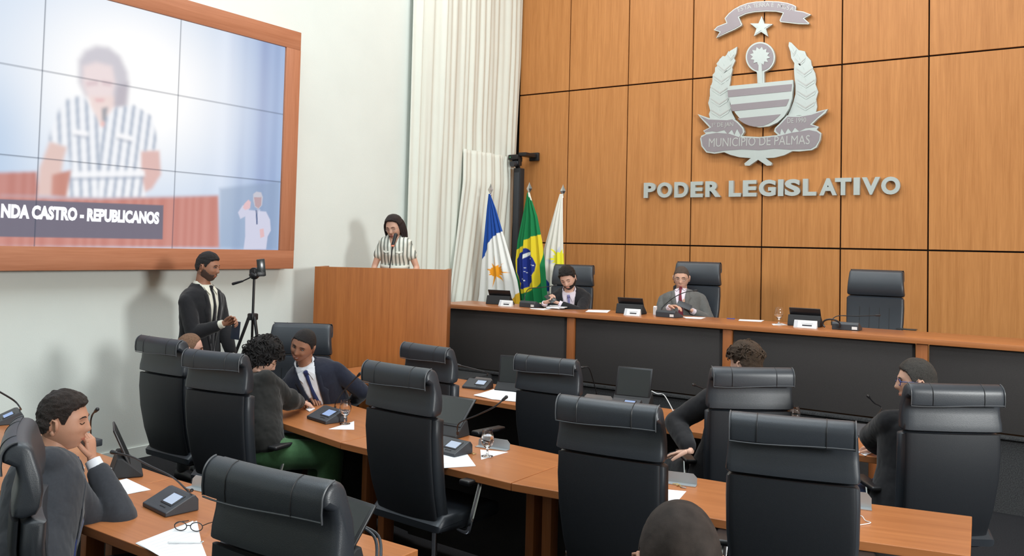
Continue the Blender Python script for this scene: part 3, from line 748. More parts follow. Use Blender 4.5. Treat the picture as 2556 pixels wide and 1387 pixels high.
plate('ribbon_tail', zm([(776, 1060), (772, 1042), (810, 1006), (868, 944), (960, 946), (1060, 928), (1170, 892), (1100, 955), (1044, 1006), (1100, 1026), (1010, 1036), (960, 1060), (925, 1030), (900, 1070), (870, 1036), (845, 1080), (818, 1036), (806, 1086)]), y_b - 0.067, 0.003, M['steel2'], r1)
tplate('MUNICÍPIO DE PALMAS', zm([(236, 1186)])[0], zm([(1046, 1164)])[0], 0.155, r1, y=y_b - 0.0725)
tplate('1º DE JAN', zm([(262, 1028)])[0], zm([(432, 1020)])[0], 0.075, r1, y=y_b - 0.0722)
tplate('DE 1990', zm([(866, 996)])[0], zm([(1016, 990)])[0], 0.085, r1, y=y_b - 0.0722)
# the banner's motto, set along the arc
mot = 'ESTA TERRA É NOSSA'
for i, chx in enumerate(mot):
    if chx == ' ': continue
    t = i / (len(mot) - 1); X = 470 + t * 410
    Y = 118 - 62 * math.sin(PI * (0.12 + 0.70 * t)) ** 1 + 6
    sl_ = 0.30 * math.cos(PI * (0.12 + 0.70 * t))
    p0 = zm([(X, Y)])[0]; p = onY(p0[0], p0[1], YB - .03)
    xv = Vector((math.cos(sl_), 0, math.sin(sl_))); zv = Vector((-xv.z, 0, xv.x))
    text('motto_letter', chx, 0.075, M['steel3'], b1, frame(Vector((p.x, y_b - 0.0555, p.z)) - EO, xv, zv, Vector((0, -1, 0))), 0.001, 0.0)
# PODER LEGISLATIVO: one raised metal letter each
GW = {'P': 102, 'O': 138, 'D': 124, 'E': 118, 'R': 132, 'L': 118, 'G': 146, 'I': 52, 'S': 134, 'A': 150, 'T': 136, 'V': 160}
spans = [('P', 102, 212), ('O', 224, 360), ('D', 380, 508), ('E', 528, 642), ('R', 662, 806), ('L', 876, 990), ('E', 1004, 1132), ('G', 1150, 1306), ('I', 1324, 1376), ('S', 1386, 1530), ('L', 1550, 1676), ('A', 1700, 1864), ('T', 1842, 1994), ('I', 2012, 2072), ('V', 2088, 2256), ('O', 2264, 2440)]
place_ = 'in the raised words below the coat of arms'
orde = {1: 'first O', 3: 'first E', 5: 'first L', 6: 'second E', 8: 'first I', 10: 'second L', 13: 'second I', 15: 'final O'}
for i, (c_, a, b) in enumerate(spans):
    pa = onY(1580 + a / 3.651, 420 + 190 / 3.651, YB - .035); pb = onY(1580 + b / 3.651, 420 + 190 / 3.651, YB - .035)
    z0, z1 = 2.652, 2.852
    cu = bpy.data.curves.new('letter', 'FONT'); cu.body = c_; cu.size = 0.27; cu.offset = 0.012; cu.extrude = 0.0225; cu.resolution_u = 5
    tmp = bpy.data.objects.new('tmp', cu); COL.objects.link(tmp); bpy.context.view_layer.update()
    me = bpy.data.meshes.new_from_object(tmp.evaluated_get(bpy.context.evaluated_depsgraph_get())); bpy.data.objects.remove(tmp); me.name = 'wall_letter'
    xs = [v.co.x for v in me.vertices]; ys = [v.co.y for v in me.vertices]
    fx = (pb.x - pa.x - 0.004) / (max(xs) - min(xs)); fz = (z1 - z0) / (max(ys) - min(ys)); x0, y0 = min(xs), min(ys)
    for v in me.vertices:
        x, y, z = v.co; v.co = ((x - x0) * fx, -z - 0.0225 - 0.005, (y - y0) * fz)
    me.materials.clear(); me.materials.append(M['steel1'])
    bm = bmesh.new(); bm.from_mesh(me); bmesh.ops.recalc_face_normals(bm, faces=bm.faces[:]); bm.to_mesh(me); bm.free()
    o = bpy.data.objects.new('wall_letter', me); COL.objects.link(o); o.location = (pa.x, YB, z0)
    tag(o, 'raised metal %s %s' % (('letter ' + c_) if i not in orde else orde[i], place_), 'letter', 'raised letters reading PODER LEGISLATIVO')

# ================================================================== column, camera
col = thing('column_speaker', 'slim black column loudspeaker standing in the corner behind the flags', 'loudspeaker', (-6.76, 10.02, 0.57))
MB().box((0, 0, 1.26), (0.115, 0.11, 2.5), bev=0.006).build('body', M['blkm'], col)
MB().box((0, -0.058, 1.30), (0.085, 0.008, 2.3), bev=0.003).build('grille', M['dgrey'], col)
MB().box((0, 0, 0.02), (0.24, 0.22, 0.04), bev=0.01).build('base', M['blkm'], col)
pc = onY(1290, 398, 10.0)
cm = thing('conference_camera', 'black motorised camera on a bracket beside the curtain, green light on', 'camera', pc)
MB().box((-0.03, 0, 0.03), (0.17, 0.12, 0.075), bev=0.015).build('body', M['blk'], cm)
MB().tube([(0.0, -0.03, -0.06), (0.0, -0.12, -0.075)], 0.04, 16).build('lens', M['dgrey'], cm)
MB().ell((0.0, 0.0, -0.055), (0.055, 0.055, 0.055), n=3).build('camera_head', M['blk'], cm)
MB().box((-0.055, 0, -0.03), (0.02, 0.07, 0.12), bev=0.005).box((0.055, 0, -0.03), (0.02, 0.07, 0.12), bev=0.005).box((0, 0.035, 0.0), (0.13, 0.02, 0.06), bev=.004).build('yoke', M['blk'], cm)
MB().ell((-0.075, -0.062, 0.03), 0.006, n=1).build('light', M['led_green'], cm)
MB().box((0.11, 0.12, 0.07), (0.13, 0.3, 0.05), bev=0.006).box((0.12, 0.27, 0.06), (0.16, 0.04, 0.12), bev=.01).build('bracket', M['blk'], cm)
MB().tube(smoothpath([(0.01, 0.05, -0.08), (-0.01, 0.08, -0.18), (-0.05, 0.10, -0.26)], 5), 0.014, 8).build('cable', M['blk'], cm)

# ================================================================== flags
def flag(name, label, top, Yf, rows, paint, pole_bot, folds, seed, ftip=18):
    """rows: list of (y_px, x_left_px, x_right_px); the cloth is a folded sheet hanging from the pole top"""
    base = onY(top[0], top[1], Yf); g = thing('flag', label, 'flag', (base.x, Yf, 0.57), 0, 'flags on poles behind the dais')
    O = Vector((base.x, Yf, 0.57)); zt = base.z
    rnd = random.Random(seed)
    nu, nv = 170, 260; ysr = [r[0] for r in rows]
    P = np.zeros((nv, nu, 3)); U = np.zeros((nv, nu, 2))
    for k in range(nv):
        yp = ysr[0] + (ysr[-1] - ysr[0]) * k / (nv - 1)
        xl = np.interp(yp, ysr, [r[1] for r in rows]); xr = np.interp(yp, ysr, [r[2] for r in rows])
        for i in range(nu):
            u = i / (nu - 1); xp = xl + (xr - xl) * u
            p = onY(xp, yp, Yf); t = k / (nv - 1)
            wid = (xr - xl) / FPX * 10
            d = 0
            for (c, w_, a) in folds: d += a * math.exp(-((u - c) / w_) ** 2)
            d += 0.012 * math.sin(u * 19 + seed)
            amp = min(1, 0.15 + t * 1.6)
            P[k, i] = (p.x - O.x, -d * amp + 0.0, p.z - O.z); U[k, i] = (xp, yp)
    C = paint(U[..., 0], U[..., 1])
    o = vcolgrid('flag_cloth', vcol('flag_cloth_' + name, 0.8, spec=0.15), P, C, g, nu, nv)
    s_ = o.modifiers.new('thick', 'SOLIDIFY'); s_.thickness = 0.003
    MB().tube([(0, 0.03, 0.06), (0, 0.03, zt - 0.57 - 0.085)], 0.014, 12).build('pole', M['wood_leg'], g)
    tz = zt - 0.57
    MB().lathe([(0.0, -0.10), (0.013, -0.10), (0.014, -0.075), (0.02, -0.07), (0.012, -0.06)], (0, 0.03, tz), 12).build('ferrule', M['chrome'], g)
    sp = [(0, -0.065), (0.012, -0.05), (0.042, 0.0), (0.012, 0.055), (0, 0.085), (-0.012, 0.055), (-0.042, 0.0), (-0.012, -0.05)]
    m_ = MB(); n_ = len(sp); vs = [(x, 0.03, tz + z) for x, z in sp] + [(0, 0.018, tz), (0, 0.042, tz)]
    fs = [[i, (i + 1) % n_, n_] for i in range(n_)] + [[(i + 1) % n_, i, n_ + 1] for i in range(n_)]
    m_.add(vs, fs).build('spear_finial', M['chrome'], g, smooth=False)
    MB().lathe([(0, 0), (0.17, 0), (0.17, 0.03), (0.05, 0.06), (0.03, 0.10), (0.0, 0.10)], (0, 0.03, 0), 24).build('stand', M['wood_pod'], g)
    return g
fz = lambda pts: [(1190 + x / 4.333, 450 + y / 4.333) for x, y in pts]
Sg = lambda *c: np.array(srgb(*c)[:3])
def mk(fn):
    def f(U, V):
        st = {'i': np.zeros(U.shape + (3,))}
        def sh(pts, col, b=0.5, conv=True):
            sd = poly_sd(U, V, fz(pts) if conv else pts); st['i'] = over(st['i'], 1 - sst(sd, -b, b), col)
        fn(st, sh, U, V); return st['i']
    return f
def sunp(cx, cy, r0, rs, rot=0):
    out = []; n = len(rs)
    for k in range(n):
        a = math.radians(rot + 360 * k / n); out.append((cx + rs[k] * math.cos(a), cy + rs[k] * math.sin(a)))
        a2 = math.radians(rot + 360 * (k + .5) / n); out.append((cx + r0 * math.cos(a2), cy + r0 * 1.1 * math.sin(a2)))
    return out
def f1(st, sh, U, V):
    st['i'][:] = Sg(232, 232, 228)
    sh([(100, 130), (200, 130), (300, 545), (230, 575), (160, 635), (150, 665), (120, 690), (115, 745), (95, 790), (92, 815), (50, 870), (40, 700)], Sg(38, 78, 158))
    sh(sunp(215, 985, 52, [150, 85, 150, 95, 175, 60, 75, 60, 95, 60, 100, 175, 80, 130, 75], 5), Sg(238, 158, 40))
    sh([(340, 1330), (380, 1290), (420, 1240), (480, 1205), (520, 1200), (500, 1400)], Sg(222, 175, 50))
def f2_(st, sh, U, V):
    st['i'][:] = Sg(30, 122, 72)
    sh([(560, 130), (590, 130), (600, 220), (585, 210), (560, 160)], Sg(235, 230, 215))
    sh([(400, 770), (525, 700), (530, 650), (580, 615), (700, 585), (722, 700), (725, 800), (700, 950), (690, 1100), (660, 1155), (600, 1175), (560, 1210), (490, 1225), (480, 1120), (470, 1100), (400, 900)], Sg(222, 200, 48))
    sh([(440, 850), (480, 790), (520, 760), (524, 738), (545, 732), (590, 775), (630, 840), (650, 910), (645, 980), (620, 1050), (575, 1120), (570, 1150), (525, 1180), (490, 1170), (500, 1110), (470, 1080), (440, 1000)], Sg(36, 52, 130))
    sh([(520, 860), (518, 815), (555, 780), (590, 770), (600, 795), (560, 815)], Sg(228, 232, 230))
    for (x, y, r) in [(580, 820, 5), (580, 846, 8), (603, 853, 6), (608, 872, 6), (612, 890, 5), (604, 905, 5), (620, 912, 5), (635, 920, 6), (590, 935, 4), (602, 958, 7), (545, 945, 5), (518, 962, 6), (545, 985, 4), (532, 995, 4), (555, 998, 4), (585, 1025, 4), (510, 1066, 6), (546, 1082, 6), (518, 1106, 6)]:
        sh([(x + r * math.cos(a), y + r * math.sin(a)) for a in [k * PI / 3 for k in range(6)]], Sg(232, 236, 238), 0.4)
def f3(st, sh, U, V):
    st['i'][:] = Sg(232, 230, 220)
    sh([(700, 900), (735, 1010), (755, 1040), (785, 1110), (800, 1200), (700, 1200)], Sg(40, 70, 150))
    sh([(775, 860), (830, 830), (880, 760), (900, 720), (905, 780), (840, 900), (790, 900)], Sg(190, 195, 215), 3)
    sh(sunp(905, 850, 62, [70, 110, 80, 110, 80, 110, 90, 132, 85, 165, 80, 110, 75, 110], 0), Sg(240, 232, 60))
flag('state', 'blue and white flag with an orange sun, nearest the lectern', (1221, 473), 9.02, [(484, 1220, 1224), (520, 1216, 1238), (575, 1211, 1255), (640, 1205, 1275), (700, 1200, 1293), (735, 1197, 1299), (775, 1191, 1302), (830, 1189, 1305)], mk(f1), 0, [(0.25, .08, .05), (0.5, .06, .06), (0.72, .07, .05), (0.92, .05, .04)], 1)
flag('national', 'green and yellow flag with a starred blue globe, in the middle', (1318, 470), 9.12, [(480, 1316, 1322), (500, 1313, 1328), (540, 1305, 1342), (600, 1293, 1354), (650, 1288, 1361), (720, 1291, 1366), (760, 1296, 1370), (830, 1300, 1372)], mk(f2_), 0, [(0.18, .07, .05), (0.34, .05, .07), (0.62, .08, .06), (0.88, .06, .05)], 2)
flag('municipal', 'white flag with a yellow sun, at the right beside the panel groove', (1402, 476), 9.40, [(484, 1397, 1405), (510, 1389, 1405), (560, 1375, 1405), (620, 1358, 1406), (700, 1352, 1409), (760, 1348, 1410), (830, 1345, 1412)], mk(f3), 0, [(0.2, .08, .05), (0.45, .06, .06), (0.75, .08, .05)], 3)

# ================================================================== tripod with phone
tp = onz(633, 870, 0.95); tpp = atd(632, 760, 7.4)
tr = thing('phone_tripod', 'black tripod holding a phone upright, beside the standing man', 'tripod', (tpp.x, tpp.y, 0))
ZT = atd(632, 692, 7.4).z
zc = atd(632, 790, 7.4).z
MB().tube([(0, 0, 0.55), (0, 0, ZT)], 0.011, 12).build('centre_column', M['blk'], tr)
MB().box((0, 0, zc), (0.07, 0.07, 0.06), bev=0.012).build('leg_collar', M['blk'], tr)
cr = Vector((0.825, 0.565, 0)); cf = Vector((-0.565, 0.825, 0))
for d in (-cr * 0.92 - cf * 0.25, cr * 0.62 - cf * 0.6, cf * 0.9 + cr * 0.2):
    d.normalize(); lg = MB().tube([d * 0.03 + Vector((0, 0, zc)), d * 0.24 + Vector((0, 0, zc * .5)), d * 0.44 + Vector((0, 0, 0.02))], [0.014, 0.012, 0.009], 8).build('leg', M['blk'], tr)
    MB().ell(d * 0.44 + Vector((0, 0, 0.014)), 0.014).build('rubber_foot', M['blk'], lg)
MB().ell((0, 0, ZT + 0.02), (0.045, 0.045, 0.04), n=2).box((0, 0, ZT + 0.05), (0.07, 0.06, 0.05), bev=0.01).tube([cf * -0.03 + Vector((0, 0, ZT + .05)), cf * 0.04 + Vector((0, 0, ZT + .05))], 0.035, 14).build('pan_head', M['blk'], tr)
MB().capsule([Vector((0, 0, ZT + 0.0)) - cr * .03, Vector((0, 0, ZT - 0.035)) - cr * 0.10], [0.006, 0.006], 8).capsule([Vector((0, 0, ZT - 0.035)) - cr * 0.10, Vector((0, 0, ZT - 0.06)) - cr * 0.18], [0.009, 0.013], 10).build('pan_handle', M['blk'], tr)
a_ = math.atan2(cr.y, cr.x)
ph = MB().box(cr * 0.058 + Vector((0, 0, ZT + 0.085)), (0.070, 0.014, 0.15), rot=Euler((0, -0.12, a_ + 0.5)), bev=0.006, m=0).build('phone', M['glassblk'], tr)
MB().box(cr * 0.045 + Vector((0, 0, ZT + 0.03)), (0.09, 0.03, 0.04), rot=Euler((0, 0, a_ + 0.5)), bev=0.006).build('phone_clamp', M['blk'], tr)
# ================================================================== people
def gs(x, s): return math.exp(-(x / s) ** 2)
_ico = {}
def ico(n):
    if n not in _ico:
        bm = bmesh.new(); bmesh.ops.create_icosphere(bm, subdivisions=n, radius=1.0); bm.verts.ensure_lookup_table(); bm.verts.index_update()
        _ico[n] = ([v.co.copy() for v in bm.verts], [[v.index for v in f.verts] for f in bm.faces]); bm.free()
    return _ico[n]
def head_pos(d, c):
    k = c.get('hs', 1.0); jw = c.get('jaw', 1.0)
    sx = lambda v, e: math.copysign(abs(v) ** e, v)
    x = 0.075 * sx(d.x, 0.92); y = 0.096 * sx(d.y, 0.95); z = 0.117 * d.z
    if d.z < 0:
        t = -d.z
        x *= (1 - 0.30 * t ** 1.6 / jw) * (1 + 0.05 * math.sin(t * PI))
        y *= (1 - 0.42 * t ** 1.2) if d.y < 0 else (1 - 0.02 * t)
        if d.y > 0: y += 0.024 * d.y * min(1, max(0, (t - 0.35) / 0.5))
    else:
        if d.y < 0: y *= 1 + 0.03 * math.sin(d.z * PI)
    if d.y > 0.15:
        f = min(1, (d.y - 0.15) / 0.35); ax = abs(x)
        y -= 0.004 * f * gs(x, 0.05)
        n_ = 0.020 * gs(x, 0.0135) * gs(z + 0.027, 0.013) + 0.013 * gs(x, 0.010) * gs(z + 0.006, 0.020)
        e_ = -0.0085 * gs(ax - 0.030, 0.014) * gs(z - 0.010, 0.012)
        b_ = 0.0045 * gs(z - 0.030, 0.009) * gs(ax - 0.026, 0.026)
        l_ = 0.006 * gs(x, 0.022) * gs(z + 0.062, 0.011) - 0.003 * gs(x, 0.02) * gs(z + 0.080, 0.006)
        c_ = 0.006 * gs(x, 0.022) * gs(z + 0.100, 0.013)
        k_ = 0.004 * gs(ax - 0.042, 0.018) * gs(z + 0.025, 0.018) * c.get('cheek', 1.0)
        y += f * (n_ + e_ + b_ + l_ + c_ + k_)
    return Vector((x * c.get('hw', 1.05), y, z)) * k
HSIDE = [(-0.10, -0.050), (-0.06, -0.048), (-0.035, -0.035), (-0.022, -0.005), (-0.012, 0.024), (0.004, 0.026), (0.016, 0.004), (0.030, 0.004), (0.038, 0.028), (0.050, 0.052), (0.070, 0.066), (0.12, 0.068)]
def hairline(y, c):
    v = float(np.interp(y, [p[0] for p in HSIDE], [p[1] for p in HSIDE]))
    return v + (c.get('recede', 0.0) * max(0, min(1, (y - 0.03) / 0.03)))
def scalp_shell(name, c, Hm, parent, mat, th_top, th_side, amp, scl, inside, seed=0, n=6, label=None):
    V, F = ico(n)
    P = [head_pos(d, c) for d in V]; k = c.get('hs', 1.0)
    keep = []; val = [inside(p / k) + 0.004 * noise.noise(p * 90) + 0.003 * noise.noise(p * 260) for p in P]
    for f in F:
        if all(val[i] > 0 for i in f): keep.append(f)
    used = sorted({i for f in keep for i in f}); mp = {i: j for j, i in enumerate(used)}
    vs = []
    for i in used:
        p = P[i]; d = V[i]; e = min(1, val[i] / 0.010)
        th = (th_side + (th_top - th_side) * max(0, min(1, (p.z / k - 0.02) / 0.07))) * e + 0.0008
        q = p + Vector((seed * 3.1, 0, seed))
        nz = noise.noise(Vector((q.x * scl, q.y * scl * 0.45, q.z * scl))) + 0.5 * noise.noise(Vector((q.x * scl * 2.3, q.y * scl * 1.1, q.z * scl * 2.3)))
        th = max(0.0008, th + amp * nz * e)
        nn = Vector((d.x / .075, d.y / .096, d.z / .117)).normalized()
        vs.append(p + nn * th)
    mb = MB(); mb.add(vs, [[mp[i] for i in f] for f in keep]); mb.xf(Hm)
    return mb.build(name, mat, parent, angle=None, label=label)
def scalp_in(c): 
    return lambda p: p.z - hairline(p.y, c) if not (abs(p.x) < 0.0) else -1
def beard_in(top=-0.035):
    def f(p):
        if p.y < 0.0: return min(p.y + 0.012, -0.01 - p.z) if p.z < -0.01 else -1
        lim = float(np.interp(p.y, [0.0, 0.03, 0.06, 0.11], [-0.005, -0.020, -0.046, -0.046]))
        v = lim - p.z
        if abs(p.x) < 0.021 and -0.074 < p.z < -0.052: return -1
        return v
    return f
def remesh(mb, voxel, sm=6):
    me = bpy.data.meshes.new('tmp'); me.from_pydata([tuple(p) for p in mb.v], [], mb.f); me.update()
    o = bpy.data.objects.new('tmp', me); COL.objects.link(o)
    m = o.modifiers.new('r', 'REMESH'); m.mode = 'VOXEL'; m.voxel_size = voxel; m.use_smooth_shade = True
    if sm:
        s_ = o.modifiers.new('s', 'SMOOTH'); s_.factor = 0.5; s_.iterations = sm
    bpy.context.view_layer.update()
    r = bpy.data.meshes.new_from_object(o.evaluated_get(bpy.context.evaluated_depsgraph_get()))
    vs = [v.co.copy() for v in r.vertices]; fs = [list(p.vertices) for p in r.polygons]
    bpy.data.objects.remove(o); bpy.data.meshes.remove(r); bpy.data.meshes.remove(me)
    return vs, fs
def wrinkle(vs, fs, amp, scl, seed):
    nr = [Vector((0, 0, 0)) for _ in vs]
    for f in fs:
        n_ = (vs[f[1]] - vs[f[0]]).cross(vs[f[2]] - vs[f[0]])
        for i in f: nr[i] += n_
    out = []
    for p, n_ in zip(vs, nr):
        q = Vector((p.x * scl, p.y * scl, p.z * scl * 0.6 + seed * 7))
        w_ = noise.noise(q) + 0.5 * abs(noise.noise(q * 2.3)) + 0.35 * noise.noise(q * 4.1)
        out.append(p + (n_.normalized() if n_.length > 0 else n_) * amp * w_)
    return out
def ik(S, Wt, l1, l2, hint):
    d = Wt - S; L = d.length
    if L > (l1 + l2) * 0.995: Wt = S + d * ((l1 + l2) * 0.995 / L); d = Wt - S; L = d.length
    if L < 0.08: L = 0.08
    a = (l1 * l1 - l2 * l2 + L * L) / (2 * L); h = math.sqrt(max(0, l1 * l1 - a * a))
    u = d.normalized(); hv = hint - u * hint.dot(u)
    hv = hv.normalized() if hv.length > 1e-4 else Vector((0, 0, -1))
    return S + u * a + hv * h, Wt
def hand(mb, W_, d, pn, side, curl=30, spread=8, thumb=35, sc=1.0):
    """palm + four fingers + thumb; d: pointing direction, pn: palm normal, side +1 when the thumb is on +s"""
    d = d.normalized(); pn = (pn - d * pn.dot(d)).normalized(); s = d.cross(pn).normalized() * side
    R_ = lambda v, ax, a: Matrix.Rotation(math.radians(a), 3, ax) @ v
    K = W_ + d * 0.085 * sc
    def ring(c, hw_, ht, n=12): return [c + s * hw_ * math.cos(t) * 1.0 + pn * ht * math.sin(t) for t in [2 * PI * i / n for i in range(n)]]
    mb.loft([ring(W_ - d * .012, .022 * sc, .018 * sc), ring(W_ + d * 0.01, .026 * sc, .017 * sc), ring(W_ + d * .035 * sc, .034 * sc, .016 * sc), ring(W_ + d * .065 * sc, .040 * sc, .0145 * sc), ring(K, .039 * sc, .012 * sc), ring(K + d * .007, .034 * sc, .007 * sc)])
    for i, (o_, L_) in enumerate(((0.029, .90), (0.010, 1.0), (-0.010, .94), (-0.028, .76))):
        p = K + s * o_ * sc - d * 0.006; dd = R_(d, pn, side * (-1) * (0)) ; dd = (d + s * math.tan(math.radians(spread)) * o_ / 0.03 * 0.5).normalized()
        ax = s * side * side
        ax = d.cross(pn).normalized()
        pts = [p]; rr = [.0095 * sc]
        cc = curl * (0.85 + 0.1 * i)
        for j, (l_, r_) in enumerate(((.043, .0088), (.027, .0080), (.021, .0066))):
            dd = R_(dd, ax, cc * (0.7, 1.0, 0.7)[j]) if True else dd
            p = p + dd * l_ * L_ * sc; pts.append(p); rr.append(r_ * sc)
        mb.capsule(pts, rr, 8)
    t0 = W_ + d * .022 * sc + s * .020 * sc; td = (d * math.cos(math.radians(thumb)) + s * math.sin(math.radians(thumb)) + pn * 0.35).normalized()
    t1 = t0 + td * .040 * sc; td2 = (td + d * 0.35 + pn * .15).normalized(); t2 = t1 + td2 * .032 * sc; td3 = (td2 + d * .3 + pn * .2).normalized()
    mb.capsule([t0, t1, t2, t2 + td3 * .022 * sc], [.014 * sc, .0115 * sc, .0095 * sc, .0078 * sc], 8)
SK = {}
def skin(key, col):
    if key not in SK:
        SK[key] = plain('skin_' + key, col, 0.5, spec=0.35, bump=0.08, bscale=300, var=0.06, vscale=18)
        b = SK[key].node_tree.nodes['Principled BSDF']; b.inputs['Subsurface Weight'].default_value = 0.08; b.inputs['Subsurface Radius'].default_value = (0.01, 0.004, 0.002)
    return SK[key]
def cloth(name, col, var=0.08, rough=0.85): return plain(name, col, rough, spec=0.2, bump=0.10, bscale=700, var=var, vscale=90, **{'Sheen Weight': 0.15})
def hairm(name, col, rough=0.5): return plain(name, col, rough, spec=0.4, bump=0.9, bscale=330, var=0.35, vscale=150)
TR = [(-0.10, .150, .105, .110), (-0.03, .168, .112, .125), (0.05, .165, .108, .120), (0.16, .150, .102, .100), (0.27, .160, .112, .108), (0.36, .172, .112, .115), (0.415, .172, .092, .105), (0.445, .135, .078, .092), (0.468, .088, .066, .076), (0.492, .066, .060, .066)]
def person(label, c):
    """everything in the person's own frame: x right, y forward, z up"""
    f = math.radians(c['face'] - 90); fl = c.get('floor', 0.0)
    pelw = Vector(c['pel']); loc = Vector((pelw.x, pelw.y, fl))
    root = thing('person', label, 'person', loc, f)
    Li = Matrix.Rotation(-f, 4, 'Z') @ Matrix.Translation(-loc); lv = lambda v: Li @ Vector(v)
    ld = lambda v: Matrix.Rotation(-f, 3, 'Z') @ Vector(v)
    pel = lv(pelw); hc = lv(c['head']); g = c.get('girth', 1.0); hk = c.get('hs', 1.0)
    Hr = Matrix.Rotation(math.radians(c.get('hf', c['face']) - c['face']), 4, 'Z') @ Matrix.Rotation(math.radians(-c.get('hd', 0)), 4, 'X') @ Matrix.Rotation(math.radians(c.get('hr', 0)), 4, 'Y')
    Hm = Matrix.Translation(hc) @ Hr
    neck = hc - Vector((0, 0, c.get('nk', 0.118) * hk)) - (Hr.to_3x3() @ Vector((0, 1, 0))) * c.get('nb', 0.03) - (Hr.to_3x3() @ Vector((0, 0, 1))) * 0.018
    up = (neck - pel); TL = up.length; up.normalize()
    tw = math.radians(c.get('twist', 0)); xr = Vector((math.cos(tw), math.sin(tw), 0)); 
    fw = up.cross(xr).normalized() * 1.0
    fw = Vector((-math.sin(tw), math.cos(tw), 0)); fw = (fw - up * fw.dot(up)).normalized(); xr = fw.cross(up).normalized()
    kz = TL / 0.50
    T = frame(pel, xr, fw, up); T3 = T.to_3x3(); Ti = T.inverted()
    tp_ = lambda x, y, z: T @ Vector((x, y, z * kz))
    def torso(mb, e=0.0, z0=-0.10, sh=1.0, neckr=1.0, bust=0.0):
        rings = []
        for i, (z, rx, rf, rb) in enumerate(TR):
            if z < z0: continue
            gg = g if z < 0.4 else 1 + (g - 1) * .5
            belly = c.get('belly', 0.0) * gs(z - 0.12, 0.12) + bust * gs(z - 0.30, 0.06)
            if i == len(TR) - 1: gg = neckr
            ee = e * (0.15 if i == len(TR) - 1 else 0.45 if i == len(TR) - 2 else 1.0)
            rings.append([tp_((rx * gg + ee) * math.copysign(abs(math.cos(t)) ** 0.85, math.cos(t)), ((rf * gg + ee + belly) if math.sin(t) > 0 else (rb * gg + ee)) * math.copysign(abs(math.sin(t)) ** 0.9, math.sin(t)), z) for t in [2 * PI * k / 28 for k in range(28)]])
        mb.loft(rings)
    sw = c.get('sw', 0.178)
    arms = {}
    for sd, s in (('R', 1), ('L', -1)):
        S = tp_(s * sw, 0.0, 0.392)
        W_ = c.get('wr' + sd); W_ = lv(W_) if W_ is not None else tp_(s * 0.22, 0.10, -0.02)
        hint = ld(c['el' + sd] ) if c.get('el' + sd) is not None else Vector((s * 0.6, -0.5, -0.9))
        E_, W_ = ik(S, W_, c.get('l1', 0.285), c.get('l2', 0.255), hint); arms[sd] = (S, E_, W_, s)
    seated = c.get('seated', True); legs = []
    for s in (-1, 1):
        hp = pel + Vector((s * 0.09, 0, -0.03))
        if seated:
            kn = pel + Vector((s * 0.13, 0.40, 0.0)) if not c.get('knees') else pel + Vector((s * .10, 0, 0)) + Vector(c['knees'])
            kn.z = min(kn.z, 0.54 + 0.02); an = Vector((kn.x, kn.y - 0.02, 0.11))
        else:
            kn = Vector((hp.x * 1.02, hp.y + 0.02 + s * c.get('stride', 0.0), 0.50)); an = Vector((hp.x, hp.y - 0.03 + s * c.get('stride', 0.0) * 1.5, 0.10))
        legs.append((hp, kn, an))
    # ---- the body: one continuous surface, head and hands included
    b = MB(); torso(b, -0.012)
    nt = hc - (Hr.to_3x3() @ Vector((0, 1, 0))) * 0.02 - (Hr.to_3x3() @ Vector((0, 0, 1))) * 0.03
    nr_ = 0.056 * c.get('neck', 1.0)
    b.capsule([tp_(0, -0.01, 0.40), tp_(0, -0.008, 0.47), nt], [nr_ * 1.25, nr_ * 1.08, nr_ * 0.98], 16)
    for sd in arms:
        S, E_, W_, s = arms[sd]
        b.capsule([S + (E_ - S) * 0.02, S + (E_ - S) * 0.35, E_], [.052 * g, .046 * g, .036 * g], 12)
        b.capsule([E_, E_ + (W_ - E_) * 0.3, W_], [.036 * g, .038 * g, .0235], 12)
    for hp, kn, an in legs:
        b.capsule([hp, kn], [.075, .05], 12).capsule([kn, kn + (an - kn) * .35, an], [.05, .052, .033], 12)
    vs, fs = remesh(b, c.get('voxel', 0.009), 4)
    mb = MB(); mb.add(vs, fs)
    V, F = ico(5); mb.add([Hm @ head_pos(d, c) for d in V], F)
    for s in (-1, 1):
        e_ = Hm @ Matrix.Translation((s * 0.0745 * hk * c.get('hw', 1.05), -0.010 * hk, -0.008 * hk)) @ Euler((math.radians(-12), 0, math.radians(-s * 22))).to_matrix().to_4x4()
        rings = []
        q = MB(); q.ell((0, 0, 0), (0.009 * hk, 0.019 * hk, 0.032 * hk), n=3)
        q.v = [Vector((p.x - s * (0.006 if (abs(p.y) < .011 * hk and abs(p.z) < .022 * hk and p.x * s > 0) else 0), p.y, p.z)) for p in q.v]
        q.ell((0, 0.002, -0.026 * hk), (0.008 * hk, 0.010 * hk, 0.012 * hk), n=2).tube([(s * .004, .017 * hk, -.012 * hk), (s * .007, .008 * hk, .026 * hk), (s * .007, -.010 * hk, .028 * hk), (s * .006, -.018 * hk, .008 * hk), (s * .004, -.010 * hk, -.018 * hk)], .0042 * hk, 6)
        q.xf(e_); mb.add(q.v, q.f)
    for sd in arms:
        S, E_, W_, s = arms[sd]
        if c.get('nohand' + sd): continue
        dd = c.get('hd' + sd); dd = ld(dd) if dd is not None else (W_ - E_).normalized()
        pn = c.get('pn' + sd); pn = ld(pn) if pn is not None else Vector((0, 0, -1))
        hand(mb, W_ + (W_ - E_).normalized() * 0.01, dd, pn, c.get('ths' + sd, 1 if sd == 'R' else -1) * -1, c.get('curl' + sd, 28), sc=c.get('handsc', 1.0))
    body = mb.build('body', skin(*c['skin']), root, angle=None)
